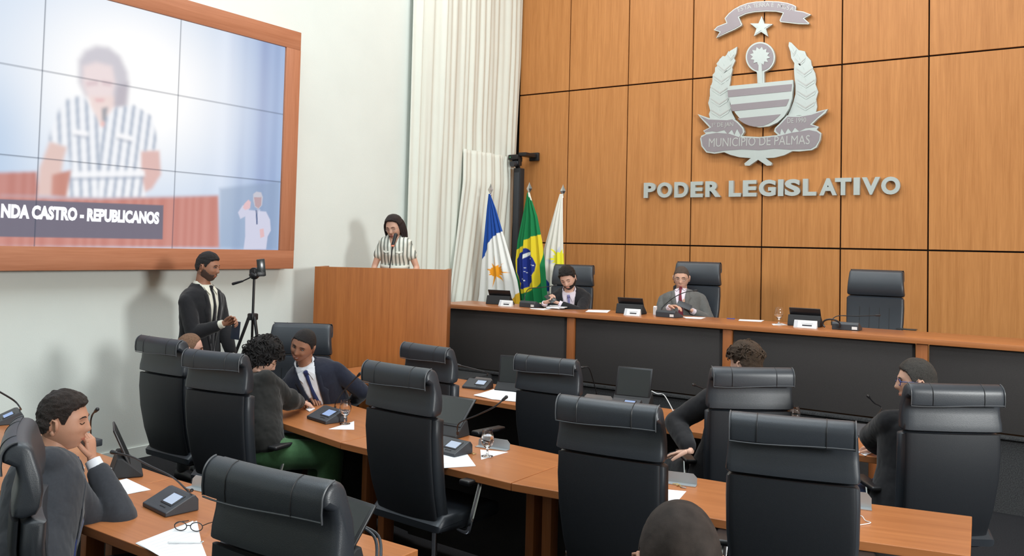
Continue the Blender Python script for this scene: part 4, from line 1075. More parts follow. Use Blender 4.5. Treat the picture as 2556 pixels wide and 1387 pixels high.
    # ---- face details
    def onface(x, z, off=0.0):
        best = None
        for it in range(1):
            dz = z / 0.117; lo, hi = -1, 1
        bd = 1e9
        for d in V:
            if d.y < 0.2: continue
            p = head_pos(d, c)
            e = (p.x - x * hk) ** 2 + (p.z - z * hk) ** 2
            if e < bd: bd = e; best = p
        return Vector((x * hk, best.y + off, z * hk))
    if c.get('facedet', True):
        hairc = c.get('browm') or c['hairm']
        for s in (-1, 1):
            pts = [Hm @ onface(s * x, z, 0.0005) for x, z in ((0.014, 0.027), (0.026, 0.031), (0.038, 0.030), (0.047, 0.024))]
            MB().tube(pts, [.0020 * hk, .0032 * hk, .0028 * hk, .0015 * hk], 6).build('eyebrow', hairc, root)
            ec = onface(s * 0.031, 0.009, -0.0075)
            if c.get('eyes', 'open') == 'open':
                ey = MB().ell(Hm @ (ec + Vector((0, 0.002, 0))), (0.0125 * hk, 0.0098 * hk, 0.0070 * hk), rot=Hr.to_3x3(), n=3).build('eye', M['eyew'], root)
                gz = Hm @ (ec + Vector((c.get('gaze', 0.0) * .003, 0.0080, -0.001)) * 1.0)
                MB().ell(gz, 0.0050 * hk, n=2).build('iris', M['eyed'], ey)
                lid = MB(); lid.tube([Hm @ (onface(s * x, z, 0.0018)) for x, z in ((0.019, 0.010), (0.025, 0.0152), (0.033, 0.016), (0.043, 0.010))], .0022 * hk, 6)
                lid.build('eyelid', M['eyed'] if c.get('lash') else hairc, root)
            else:
                pts = [Hm @ onface(s * x, z, 0.0014) for x, z in ((0.019, 0.006), (0.026, 0.0015), (0.034, 0.001), (0.043, 0.006))]
                MB().tube(pts, .0019 * hk, 6).build('eyelid', M['eyed'], root)
        lm = plain('lips_' + c['skin'][0], c.get('lips', tuple(a * k for a, k in zip(c['skin'][1][:3], (0.85, 0.55, 0.55))) + (1,)), 0.4)
        mw = c.get('mouth', 0.024); sm_ = c.get('smile', 0.0)
        if sm_ > 0.5:
            mp_ = MB(); up_ = [onface(x, -0.056 + 0.010 * (x / 0.028) ** 2, 0.003) for x in (-.028, -.018, -.008, 0, .008, .018, .028)]
            dn = [onface(x, -0.072 + 0.026 * (x / 0.028) ** 2, 0.002) for x in (-.028, -.018, -.008, 0, .008, .018, .028)]
            k = len(up_)
            mp_.add([Hm @ (p + Vector((0, .0010, 0))) for p in up_] + [Hm @ (p + Vector((0, .0010, 0))) for p in dn] + [Hm @ (p - Vector((0, .004, 0))) for p in up_] + [Hm @ (p - Vector((0, .004, 0))) for p in dn],
                    [[i, i + 1, k + i + 1, k + i] for i in range(k - 1)] + [[2 * k + i, 3 * k + i, 3 * k + i + 1, 2 * k + i + 1] for i in range(k - 1)])
            mp_.build('teeth', M['teeth'], root)
            MB().tube([Hm @ p for p in up_], .0026, 6).tube([Hm @ p for p in dn[::-1]], .0034, 6).build('lips', lm, root)
        else:
            MB().tube([Hm @ onface(x, -0.0605 + sm_ * 0.006 * (x / mw) ** 2, 0.0004) for x in (-mw, -mw * .5, 0, mw * .5, mw)], [.001, .0030 * hk, .0026 * hk, .0030 * hk, .001], 6).tube([Hm @ onface(x, -0.067 + 0.003 * (x / mw) ** 2, 0.0002) for x in (-mw * .8, -mw * .4, 0, mw * .4, mw * .8)], [.001, .0036 * hk, .0042 * hk, .0036 * hk, .001], 6).build('lips', lm, root)
    if c.get('beard'):
        scalp_shell('beard', c, Hm, root, c.get('beardm', c['hairm']), 0.003, c['beard'], 0.0015, 60, beard_in(), n=6)
    if c.get('glasses'):
        gm = c['glasses']; q = MB()
        for s in (-1, 1):
            ce = onface(s * 0.031, 0.006, 0.012)
            w_, h_ = 0.024, 0.017
            pts = [ce + Vector((w_ * math.copysign(abs(math.cos(t)) ** .7, math.cos(t)), -0.10 * abs(w_ * math.cos(t)) * (1 if s * math.cos(t) > 0 else 0), h_ * math.copysign(abs(math.sin(t)) ** .7, math.sin(t)))) for t in [2 * PI * i / 20 for i in range(20)]]
            q.tube([Hm @ p for p in pts], c.get('rim', .0016), 6, closed=True)
            q.tube([Hm @ (ce + Vector((s * w_, -.002, .006))), Hm @ Vector((s * 0.080 * hk, 0.05 * hk, 0.012 * hk)), Hm @ Vector((s * 0.080 * hk, -0.012 * hk, 0.012 * hk))], c.get('rim', .0016) * 1.1, 6)
        q.tube([Hm @ (onface(-.009, 0.010, .010)), Hm @ onface(.009, 0.010, .010)], c.get('rim', .0016), 6)
        q.build('glasses', gm, root)
    # ---- hair
    hs_ = c.get('hair')
    if hs_:
        scalp_shell('hair', c, Hm, root, c['hairm'], hs_[0], hs_[1], hs_[2], hs_[3], hs_[4] if len(hs_) > 4 else scalp_in(c), seed=len(label) % 7)
    if c.get('extra'): c['extra'](root, Hm, hc, c, T, tp_)
    # ---- clothing
    kind = c['wear']
    cm_ = c['cloth']; ev = c.get('ev', 0.022)
    j = MB(); torso(j, ev, z0=c.get('hem', -0.12), neckr=1.06, bust=c.get('bust', 0.0))
    if not seated and kind == 'suit': # jacket skirt
        rings = []
        for z, rx, ry in ((-0.22, .185, .135), (-0.14, .182, .132), (-0.05, .178, .13), (0.05, .17, .125)):
            rings.append([tp_((rx * g + ev * .6) * math.cos(t), (ry * g + ev * .6) * math.sin(t) - .005, z) for t in [2 * PI * k / 28 for k in range(28)]])
        j.loft(rings)
    for sd in arms:
        S, E_, W_, s = arms[sd]; a_ = c.get('arm', 1.0)
        top_ = tp_(s * (sw - 0.02), 0.0, 0.418)
        if kind == 'dress':
            Em = S + (E_ - S) * 0.50
            j.capsule([tp_(s * 0.06, 0, .405), tp_(s * (sw - .03), 0, .395)], [.050, .048], 12).capsule([S, S + (E_ - S) * .3, Em], [.046, .052, .056], 14)
        else:
            j.capsule([tp_(s * 0.05, -0.005, .425), tp_(s * (sw - 0.03), -0.002, 0.400), S + (E_ - S) * .12], [.052, .058, .060], 14)
            j.capsule([S + (E_ - S) * .05, S + (E_ - S) * 0.45, E_], [.060 * a_, .059 * a_, .054 * a_], 14)
            Wc = W_ + (E_ - W_).normalized() * (c.get('cuff', 0.02) + (0.0 if c.get('nocuff') else 0.035))
            j.capsule([E_, E_ + (Wc - E_) * .4, Wc], [.056 * a_, .052 * a_, .040 * a_], 14)
            if c.get('loose'): j.capsule([E_, E_ + (Wc - E_) * .35], [.075, .06], 14)
    vs, fs = remesh(j, c.get('cvoxel', 0.009), 9)
    vs = wrinkle(vs, fs, c.get('wr_amp', 0.0045), 13, len(label))
    def cen(f): return sum((vs[i] for i in f), Vector()) / len(f)
    vz0, vw, vtop = c.get('vee', (0.12, 0.062, 0.47))
    inner, outer = [], []
    AL = [(Ti @ a_, Ti @ b_, r_) for S_, E2, W2_, s_ in arms.values() for a_, b_, r_ in ((S_, E2, .075), (E2, W2_, .078))]
    def onarm(q):
        for a_, b_, r_ in AL:
            d_ = b_ - a_; t_ = max(0, min(1, (q - a_).dot(d_) / max(1e-6, d_.length_squared)))
            if (a_ + d_ * t_ - q).length < r_: return True
        return False
    for f in fs:
        q = Ti @ cen(f); z = q.z / kz
        wz = vw * max(0, (z - vz0) / (vtop - vz0)) ** 0.85
        # cut the cloth away over the neck opening / hands
        if kind in ('suit', 'dress') and q.y > 0.02 and abs(q.x) < wz and z > vz0 and not onarm(q): inner.append(f)
        else: outer.append(f)
    iv = {i for f in inner for i in f}; ov = {i for f in outer for i in f}
    for i in iv & ov:        # draw the cut edge onto a clean line
        q = Ti @ vs[i]; z = q.z / kz
        if z < vz0 + 0.01 or z > vtop: continue
        wz = vw * max(0, (z - vz0) / (vtop - vz0)) ** 0.85
        if abs(abs(q.x) - wz) < 0.02: q.x = math.copysign(wz, q.x); vs[i] = T @ q
    def sub(fl_, name, mat, solid=0.0, off=0.0, label=None):
        used = sorted({i for f in fl_ for i in f}); mp2 = {i: k for k, i in enumerate(used)}
        q = MB(); q.add([vs[i] for i in used], [[mp2[i] for i in f] for f in fl_])
        o = q.build(name, mat, root, angle=None, label=label)
        if solid:
            m_ = o.modifiers.new('thick', 'SOLIDIFY'); m_.thickness = solid; m_.offset = 1
        return o
    nm = {'suit': 'jacket', 'dress': 'dress', 'top': 'blouse', 'sweater': 'sweater', 'tee': 'shirt'}[kind]
    sub(outer, nm, cm_, 0.007 if kind == 'suit' else 0.003)
    bvh = BVHTree.FromPolygons([tuple(v) for v in vs], [f for f in fs if not onarm(Ti @ cen(f))])
    def surf(x, z, off):
        o_ = T @ Vector((x, 0.5, z * kz)); d_ = -fw
        h_ = bvh.ray_cast(o_, d_)
        return (h_[0] if h_[0] is not None else T @ Vector((x, 0.12, z * kz))) + fw * off
    if kind == 'suit' and inner:
        sub(inner, 'shirt', c['shirt'], 0.0015)
        for s in (-1, 1):      # lapels: strips lying over the jacket from the button to the neck
            A, B_ = [], []
            for k in range(15):
                z = vz0 + (vtop - 0.012 - vz0) * k / 14
                wz = vw * ((z - vz0) / (vtop - vz0)) ** 0.85
                ext = 0.052 * math.sin(min(1, (k / 14) * 1.25 + 0.02) * PI * 0.5) if k < 11 else 0.035
                if k == 10: ext = 0.062
                A.append(surf(s * wz * 0.97, z, 0.010)); B_.append(surf(s * (wz + ext), z, 0.011))
            q = MB(); n_ = len(A); q.add(A + B_, [[i, i + 1, n_ + i + 1, n_ + i] for i in range(n_ - 1)])
            o = q.build('lapel', cm_, root, angle=None); m_ = o.modifiers.new('thick', 'SOLIDIFY'); m_.thickness = 0.004; m_.offset = 0
    if kind in ('suit',):
        # shirt collar standing round the neck, points folded down
        q = MB(); n_ = 26
        r0 = nr_ * 1.20
        P0, P1, P2_, P3 = [], [], [], []
        for i in range(n_ + 1):
            a = math.radians(90 + 14 + (360 - 28) * i / n_); front = max(0, math.sin(a))
            cx_, sx2 = math.cos(a), math.sin(a)
            P0.append(tp_(r0 * 1.02 * cx_, -0.006 + r0 * 1.02 * sx2, 0.462 - 0.022 * front)); P1.append(tp_(r0 * cx_, -0.002 + r0 * sx2, 0.512 - 0.035 * front))
            P2_.append(tp_(r0 * 1.10 * cx_, -0.002 + r0 * 1.10 * sx2, 0.510 - 0.035 * front)); P3.append(tp_(r0 * (1.26 + .05 * front) * cx_, -0.004 + r0 * (1.26 + .12 * front) * sx2, 0.468 - 0.060 * front))
        for A, B_ in ((P0, P1), (P1, P2_), (P2_, P3)): q.add(A + B_, [[i, i + 1, n_ + 1 + i + 1, n_ + 1 + i] for i in range(n_)])
        o = q.build('shirt_collar', c['shirt'], root, angle=None); m_ = o.modifiers.new('thick', 'SOLIDIFY'); m_.thickness = 0.002
        q = MB(); P0, P1 = [], []
        for i in range(n_ + 1):       # jacket collar behind the neck
            a = math.radians(90 + 62 + (360 - 124) * i / n_); e_ = min(1, min(i, n_ - i) / 5)
            P0.append(tp_(r0 * 1.22 * math.cos(a), -0.006 + r0 * 1.24 * math.sin(a), 0.47 + 0.022 * e_)); P1.append(tp_(r0 * 1.60 * math.cos(a), -0.008 + r0 * 1.62 * math.sin(a), 0.450 + 0.008 * e_))
        q.add(P0 + P1, [[i, i + 1, n_ + 1 + i + 1, n_ + 1 + i] for i in range(n_)])
        o = q.build('jacket_collar', cm_, root, angle=None); m_ = o.modifiers.new('thick', 'SOLIDIFY'); m_.thickness = 0.006; m_.offset = 1
    if kind == 'suit':
        for s in (-1, 1):
            A = [surf(s * .006, .488, .012), surf(s * .062, .478, .012), surf(s * .060, .452, .014), surf(s * .040, .428, .015)]
            q = MB(); q.add(A, [[0, 1, 2, 3]]); o = q.build('collar_point', c['shirt'], root, smooth=False); m_ = o.modifiers.new('thick', 'SOLIDIFY'); m_.thickness = 0.003; m_.offset = 0
    if c.get('tie'):
        zs_ = [0.472 - (0.472 - vz0 + 0.03) * k / 12 for k in range(13)]
        q = MB(); A, B_ = [], []
        for k, z in enumerate(zs_):
            w_ = (0.014, 0.012, 0.010)[k] if k < 3 else 0.012 + 0.022 * (k - 2) / 10
            A.append(surf(-w_, z, 0.009)); B_.append(surf(w_, z, 0.009))
        n_ = len(A); q.add(A + B_, [[i, n_ + i, n_ + i + 1, i + 1] for i in range(n_ - 1)])
        o = q.build('tie', c['tie'], root, angle=None); m_ = o.modifiers.new('thick', 'SOLIDIFY'); m_.thickness = 0.006; m_.offset = 0
        kk = surf(0, 0.474, 0.012); MB().box(kk, (0.034, 0.026, 0.034), rot=T3, bev=0.009).build('tie_knot', c['tie'], o)
    if kind == 'suit' or c.get('cuffs'):
        for sd in arms:
            S, E_, W_, s = arms[sd]
            if c.get('nohand' + sd) or c.get('nocuff'): continue
            u = (W_ - E_).normalized()
            MB().tube([W_ - u * (c.get('cuff', 0.02) + .04), W_ + u * 0.004], [.036, .033], 16).build('shirt_cuff', c['shirt'], root)
    # trousers or skirt
    q = MB()
    pm_ = c.get('trousers', cm_)
    if kind == 'dress':
        q.loft([[pel + Vector((rx * math.cos(t), ry * math.sin(t), z)) for t in [2 * PI * k / 28 for k in range(28)]] for z, rx, ry in ((0.06, .165, .13), (-0.06, .20, .16), (-0.3, .23, .2), (-0.45, .26, .22))])
        q.build('skirt', cm_, root, angle=None)
    else:
        lf = c.get('legfat', 1.0)
        q.loft([[pel + Vector(((rx * g + .012) * math.cos(t), (ry * g + .012) * math.sin(t), z)) for t in [2 * PI * k / 24 for k in range(24)]] for z, rx, ry in ((-0.11, .11, .10), (-0.06, .172, .13), (0.02, .172, .13), (0.08, .160, .12))])
        for hp, kn, an in legs:
            q.capsule([hp, kn], [.098 * lf, .074 * lf], 14).capsule([kn, kn + (an - kn) * .5, an + Vector((0, 0, .0))], [.074 * lf, .066 * lf, .056 * lf], 14)
        v2, f2__ = remesh(q, 0.012, 4); v2 = wrinkle(v2, f2__, 0.005, 10, 3)
        MB().add(v2, f2__).build('trousers', pm_, root, angle=None)
    for hp, kn, an in legs:
        q = MB(); z0 = 0.0
        q.loft([[Vector((an.x + hw_ * math.cos(t), an.y + y, 0.012 + max(-0.012, hh * (0.5 + 0.5 * math.sin(t)) * 1.0 - 0.010))) for t in [2 * PI * k / 14 for k in range(14)]] for y, hw_, hh in ((-0.075, .022, .06), (-0.06, .034, .085), (-0.01, .038, .10), (0.05, .040, .085), (0.11, .045, .065), (0.16, .040, .05), (0.195, .022, .035))])
        q.build('shoe', M['blk'], root, angle=50)
    return root, Hm, arms, tp_, surf

def curls(n, rad, hook, mat, reg, th, seed, tr=0.004, n0=14):
    def f(root, Hm, hc, c, T, tp_):
        rnd = random.Random(seed); q = MB(); V, _ = ico(5); k = c.get('hs', 1)
        cand = [d for d in V if reg(head_pos(d, c) / k) > 0.004]
        for _i in range(n):
            d = rnd.choice(cand); p = head_pos(d, c); nn = Vector((d.x / .075, d.y / .096, d.z / .117)).normalized()
            a, b, _ = orth(nn); ph = rnd.uniform(0, 6.28); tilt = (a * math.cos(ph) + b * math.sin(ph)); bb = nn.cross(tilt)
            pts = []; R_ = rad * rnd.uniform(.6, 1.2); base = p + nn * (th * rnd.uniform(0.3, 1.0))
            for j in range(9):
                t = j / 8 * hook; pts.append(base + tilt * R_ * math.cos(t) + nn * R_ * math.sin(t) * .9 + bb * (j - 4) * R_ * 0.16)
            q.tube([Hm @ x for x in pts], [tr * .5] + [tr] * 7 + [tr * .4], 5)
        q.build('curls', mat, root, angle=None)
    return f
# ================================================================== the people in the chamber
HB = hairm('hair_black', (0.010, 0.008, 0.008, 1)); HD = hairm('hair_dark_brown', (0.012, 0.009, 0.008, 1)); HG = hairm('hair_dark_grey', (0.045, 0.04, 0.035, 1), 0.6)
HBR = hairm('hair_brown', (0.06, 0.035, 0.02, 1)); HF = hairm('hair_fair', (0.22, 0.12, 0.07, 1), 0.6); HGR = hairm('hair_greying', (0.10, 0.07, 0.055, 1), 0.6)
SKm = ('tan', (0.48, 0.25, 0.165, 1)); SKl = ('light', (0.66, 0.40, 0.30, 1)); SKo = ('olive', (0.60, 0.35, 0.25, 1)); SKp = ('pink', (0.72, 0.42, 0.33, 1)); SKb = ('brown', (0.33, 0.155, 0.095, 1))
black_suit = cloth('black_suit_cloth', (0.012, 0.012, 0.014, 1)); navy_suit = cloth('navy_suit_cloth', (0.012, 0.015, 0.028, 1)); grey_suit = cloth('grey_suit_cloth', (0.115, 0.115, 0.11, 1)); char_suit = cloth('charcoal_suit_cloth', (0.032, 0.035, 0.042, 1))
shirt_w = cloth('white_shirt_cloth', (0.68, 0.70, 0.74, 1), 0.02); shirt_c = cloth('cream_shirt_cloth', (0.66, 0.64, 0.54, 1), 0.02); shirt_p = cloth('pale_pink_shirt_cloth', (0.70, 0.62, 0.68, 1), 0.02)
tie_r = cloth('burgundy_tie', (0.16, 0.02, 0.035, 1)); tie_l = cloth('lavender_tie', (0.20, 0.19, 0.38, 1)); tie_n = cloth('navy_tie', (0.02, 0.03, 0.10, 1)); tie_b = cloth('black_tie', (0.012, 0.012, 0.014, 1))
green = cloth('green_trouser_cloth', (0.055, 0.13, 0.055, 1)); blk_top = cloth('black_blouse_cloth', (0.015, 0.015, 0.014, 1)); darkred = cloth('dark_red_shirt_cloth', (0.10, 0.02, 0.03, 1))
thin_m = plain('thin_metal_rim', (0.25, 0.22, 0.22, 1), 0.3, 0.8); blue_rim = plain('blue_rim', (0.02, 0.04, 0.18, 1), 0.3)
def striped():
    m, nt, b = _nt('striped_dress_cloth'); tc = nt.nodes.new('ShaderNodeTexCoord'); s = nt.nodes.new('ShaderNodeSeparateXYZ')
    nt.links.new(tc.outputs['Object'], s.inputs[0])
    n = nt.nodes.new('ShaderNodeTexNoise'); n.inputs['Scale'].default_value = 3.0; nt.links.new(tc.outputs['Object'], n.inputs['Vector'])
    a = nt.nodes.new('ShaderNodeMath'); a.operation = 'MULTIPLY_ADD'; a.inputs[1].default_value = 0.05; nt.links.new(n.outputs['Fac'], a.inputs[0]); nt.links.new(s.outputs['X'], a.inputs[2])
    m1 = nt.nodes.new('ShaderNodeMath'); m1.operation = 'MULTIPLY'; m1.inputs[1].default_value = 2 * PI / 0.040; nt.links.new(a.outputs[0], m1.inputs[0])
    sn = nt.nodes.new('ShaderNodeMath'); sn.operation = 'SINE'; nt.links.new(m1.outputs[0], sn.inputs[0])
    r = nt.nodes.new('ShaderNodeValToRGB'); r.color_ramp.elements[0].position = 0.30; r.color_ramp.elements[1].position = 0.42
    r.color_ramp.elements[0].color = (0.20, 0.22, 0.19, 1); r.color_ramp.elements[1].color = (0.72, 0.74, 0.66, 1)
    m2 = nt.nodes.new('ShaderNodeMath'); m2.operation = 'MULTIPLY_ADD'; m2.inputs[1].default_value = 0.5; m2.inputs[2].default_value = 0.5; nt.links.new(sn.outputs[0], m2.inputs[0])
    nt.links.new(m2.outputs[0], r.inputs['Fac']); nt.links.new(r.outputs['Color'], b.inputs['Base Color']); b.inputs['Roughness'].default_value = 0.85
    return m
stripe = striped()

# --- the woman speaking at the lectern
def long_hair(root, Hm, hc, c, T, tp_):
    q = MB(); rnd = random.Random(3)
    for s in (-1, 1):
        for k in range(16):
            a = k / 15; x = s * (0.070 + 0.010 * math.sin(a * 3)) * (1.18 if s > 0 else 1); y = 0.035 - 0.11 * a
            pts = [(x * 0.75, y * .8, 0.085), (x * 1.08, y, 0.04), (x * (1.20 + .1 * rnd.random()), y - 0.004, -0.03), (x * (1.15 + .15 * rnd.random()), y - 0.01, -0.09), (x * (0.95 + .2 * rnd.random()), y - 0.005, -0.135 - 0.05 * rnd.random() - (0.03 if s < 0 else 0))]
            q.tube([Hm @ Vector(p) for p in smoothpath(pts, 3)], [.010 - .007 * max(0, i / 12 - .4) for i in range(13)], 6)
    for k in range(12):
        x = -0.06 + 0.12 * k / 11
        q.tube([Hm @ Vector(p) for p in smoothpath([(x * .7, -0.05, 0.10), (x, -0.10, 0.03), (x * 1.1, -0.098, -0.05), (x * 1.1, -0.08, -0.14)], 3)], .012, 6)
    q.build('long_hair', c['hairm'], root, angle=None)
    e = MB().ell(Hm @ Vector((-0.082, 0.002, -0.045)), 0.008, n=2).build('earring', M['white'], root)
    MB().ell(Hm @ Vector((0.082, 0.002, -0.045)), 0.008, n=2).build('earring', M['white'], root)
DS = 9.15
hw_ = atd(984, 567, DS)
f_ = Vector((math.cos(math.radians(300)), math.sin(math.radians(300)), 0))
spk, Hs, As, ts, ss = person('woman in a green and white striped dress and glasses standing at the lectern, reading down', dict(
    face=300, hf=286, hd=22, hr=4, floor=0.57, seated=False, pel=(hw_.x - f_.x * .10, hw_.y - f_.y * .10, 0.57 + 1.05), head=hw_, nk=0.055, skin=SKo, girth=0.90, hs=1.04, cheek=1.6, hw=1.04,
    hairm=hairm('hair_speaker', (0.022, 0.012, 0.012, 1)), hair=(0.024, 0.016, 0.005, 25), extra=long_hair, eyes='down', lips=(0.40, 0.10, 0.10, 1), glasses=thin_m, rim=.0010,
    wear='dress', cloth=stripe, vee=(0.33, 0.062, 0.49), bust=0.035, ev=0.014, wr_amp=0.003, sw=0.128, recede=0.018,
    wrL=atd(1022, 702, 8.98), wrR=atd(936, 702, 8.98), elL=atd(1050, 690, 9.3) - hw_, elR=atd(925, 690, 9.3) - hw_))
for s in (-1, 1):
    P4 = [ss(s * .105, .315, .006), ss(s * .035, .310, .006), ss(s * .035, .298, .007), ss(s * .070, .288, .008), ss(s * .105, .300, .007)]
    q = MB().add(P4, [[0, 1, 2, 3, 4]]); o = q.build('pocket_flap', plain('flap_cloth', (0.72, 0.74, 0.66, 1), 0.8), spk, smooth=False); m_ = o.modifiers.new('t', 'SOLIDIFY'); m_.thickness = 0.004
bm_ = MB(); bw = plain('belt_cloth', (0.68, 0.70, 0.62, 1), 0.8)
bm_.loft([[ts(.158 * math.cos(t), .128 * math.sin(t) + .004, z) for t in [2 * PI * k / 40 for k in range(40)]] for z in (0.10, 0.145)], cap=False)
o = bm_.build('belt', bw, spk); m_ = o.modifiers.new('t', 'SOLIDIFY'); m_.thickness = 0.006
q = MB().box(ss(0, 0.12, 0.018), (0.04, 0.02, 0.05), bev=0.006).build('belt_knot', bw, spk)

# --- the standing man by the wall
hm_ = atd(518, 666, 7.1); f_ = Vector((math.cos(math.radians(12)), math.sin(math.radians(12)), 0))
man, Hs_, As_, ts_, ss_ = person('man in a black suit and cream shirt standing by the left wall, looking right', dict(
    face=12, hf=26, hd=10, floor=0.0, seated=False, pel=(hm_.x - f_.x * .06, hm_.y - f_.y * .06, 0.985), head=hm_, skin=SKb, hs=1.0, hairm=HB, hair=(0.014, 0.005, 0.003, 60), beard=0.0012, beardm=plain('stubble', (0.075, 0.04, 0.03, 1), 0.7),
    wear='suit', cloth=black_suit, shirt=shirt_c, tie=tie_b, vee=(0.02, 0.066, 0.47), eyes='open',
    wrR=atd(556, 808, 6.85), elR=Vector((-0.3, -0.35, -1)), curlR=50, pnR=Vector((0.5, -0.6, -0.5)), wrL=(hm_ + Vector((0.25, 0.17, -0.98)))))
wR = atd(556, 808, 6.85)
ph_ = thing('phone', 'dark phone held low in the right hand of the standing man', 'phone', atd(588, 824, 6.86))
MB().box((0, 0, 0), (0.072, 0.010, 0.15), rot=Euler((0.15, 0.12, math.radians(30))), bev=0.004).build('body', plain('phone_blue_grey', (0.03, 0.04, 0.06, 1), 0.3), ph_)

# --- man with thinning fair hair
person('man with thinning fair hair sitting by the left wall, seen from behind', dict(
    face=80, hf=52, hd=8, pel=(-5.45, 3.90, 0.55), head=atd(472, 872, 6.45), skin=SKp, hs=1.02, hairm=HF, hair=(0.004, 0.005, 0.001, 60), recede=0.018,
    wear='tee', cloth=darkred, trousers=char_suit, facedet=True, browm=HF, wrL=(-5.75, 4.35, .62), wrR=(-5.35, 4.35, .62)))
# --- curly haired woman
regc = lambda p: p.z - float(np.interp(p.y, [-0.1, -0.03, 0.03, 0.06, 0.1], [-0.085, -0.075, -0.02, 0.035, 0.05]))
hcw = atd(655, 893, 5.95)
person('woman with short black curls, black blouse and green trousers bending over the desk', dict(
    face=66, hf=52, hd=32, pel=(-4.58, 3.80, 0.60), head=hcw, skin=SKl, hs=1.03, hairm=HB, hair=(0.040, 0.034, 0.014, 40, regc), extra=curls(520, 0.016, 5.0, HB, regc, 0.045, 5), glasses=M['gold'], rim=.0012,
    wear='sweater', cloth=blk_top, trousers=green, girth=1.12, legfat=1.15, arm=1.18, loose=True, ev=0.026, wr_amp=0.009, eyes='down',
    wrR=onz(752, 1004, 0.80), elR=Vector((0.8, -0.55, -0.35)), wrL=onz(700, 985, 0.80) , elL=Vector((-0.6, -0.2, -1)), knees=(0.16, 0.40, 0.0), cvoxel=0.010))
# --- smiling man facing the camera
hsm = atd(757, 861, 6.4)
sm_man, Hsm, Asm, tsm, ssm = person('smiling man in a navy suit leaning over the desk, facing the camera', dict(
    face=300, hf=290, hd=18, hr=-20, pel=atd(835, 1062, 6.75), head=hsm, skin=SKb, hs=1.05, hairm=HB, hair=(0.006, 0.004, 0.001, 60), smile=1.0, cheek=1.8, eyes='open', twist=8,
    wear='suit', cloth=navy_suit, shirt=shirt_w, tie=tie_n, vee=(0.04, 0.068, 0.47), girth=1.08,
    wrR=onz(765, 985, 0.80), elR=Vector((-0.5, 0.1, -0.8)), hdR=Vector((0.8, -0.1, -0.15)), pnR=Vector((0, 0, -1)), curlR=18, wrL=onz(880, 1005, 0.70), elL=Vector((0.8, 0.6, -0.6))))
MB().box(ssm(0.095, 0.30, 0.016), (0.024, 0.006, 0.012), rot=(0, .3, 0), bev=.002).build('lapel_pin', M['gold'], sm_man)
# --- man in charcoal suit, left foreground
hgm = atd(158, 1052, 3.72)
gp = person('man in a charcoal suit at the lower left, resting his cheek on his hand', dict(
    face=58, hf=44, hd=4, pel=(-3.44, 1.74, 0.56), head=hgm, skin=SKm, hs=1.04, hairm=hairm('hair_short_brown', (0.022, 0.013, 0.010, 1)), hair=(0.020, 0.005, 0.007, 60), eyes='down', voxel=0.007, cvoxel=0.008,
    wear='suit', cloth=char_suit, shirt=shirt_w, tie=tie_n, vee=(0.12, 0.062, 0.47), ev=0.03, arm=1.12, girth=1.1, sw=0.19,
    wrL=atd(232, 1150, 3.78), elL=Vector((0.5, 0.1, -1)), hdL=Vector((-0.18, -0.05, 1)), pnL=Vector((-0.8, -0.5, 0)), curlL=48,
    wrR=Vector((-3.80, 2.22, 0.81)), elR=Vector((1, -0.1, -1.2)), l1=0.33, l2=0.28, curlR=20, cuff=0.03))
# --- dais
hd1 = atd(1418, 694, 9.55)
d1p = person('young bearded man in a black suit and lavender tie seated on the dais', dict(
    face=292, hf=284, hd=30, hr=10, floor=0.57, pel=(-4.99, 8.62, 0.57 + 0.52), head=hd1, skin=SKl, hs=1.05, hairm=HD, hair=(0.026, 0.010, 0.010, 55), beard=0.004, eyes='down',
    wear='suit', cloth=black_suit, shirt=shirt_p, tie=tie_l, vee=(0.04, 0.075, 0.47),
    wrR=atd(1360, 756, 9.42), elR=Vector((-0.6, 0.1, -1)), wrL=atd(1396, 757, 9.42), elL=Vector((0.9, 0.2, -0.6)), curlL=60, curlR=60, pnL=Vector((0, .3, 1)), pnR=Vector((0, .3, 1)), hdL=Vector((-0.75, -0.5, .25)), hdR=Vector((0.75, 0.1, .25))))
for i in range(4): MB().box(d1p[4](-0.095 + 0.004 * i, 0.33 - 0.03 * i, 0.016), (0.02, 0.006, 0.014), bev=.002).build('lapel_pin', M['gold'] if i else M['white'], d1p[0])
pp = thing('phone', 'dark phone in the hands of the man in the lavender tie', 'phone', atd(1374, 744, 9.38))
MB().box((0, 0, 0), (0.15, 0.075, 0.009), rot=Euler((0.6, 0.45, math.radians(-20))), bev=0.004).build('body', M['glassblk'], pp)
hd2 = atd(1701, 693, 9.25)
d2p = person('man in glasses, grey suit and burgundy tie on the dais, tapping his phone', dict(
    face=288, hf=287, hd=14, hr=0, floor=0.57, pel=(-3.62, 8.52, 0.57 + 0.55), head=hd2, skin=SKo, hs=1.03, hairm=HGR, hair=(0.006, 0.003, 0.001, 50), eyes='down', glasses=thin_m, rim=.0015,
    wear='suit', cloth=grey_suit, shirt=shirt_p, tie=tie_r, vee=(0.02, 0.070, 0.47), girth=1.1, sw=0.19,
    wrR=atd(1672, 766, 8.95), elR=Vector((-0.6, 0.1, -1)), hdR=Vector((0.8, -0.2, 0.1)), pnR=Vector((0.1, -0.2, -1)), curlR=30, wrL=atd(1728, 776, 8.95), elL=Vector((0.6, 0.0, -1)), hdL=Vector((-0.7, -0.1, 0.35)), pnL=Vector((-.5, 0, 1)), curlL=40))
pp = thing('phone', 'phone held by the man in the burgundy tie', 'phone', atd(1708, 762, 8.88))
MB().box((0, 0, 0), (0.15, 0.075, 0.009), rot=Euler((0.8, 0.35, math.radians(15))), bev=0.004).build('body', M['dgrey'], pp)
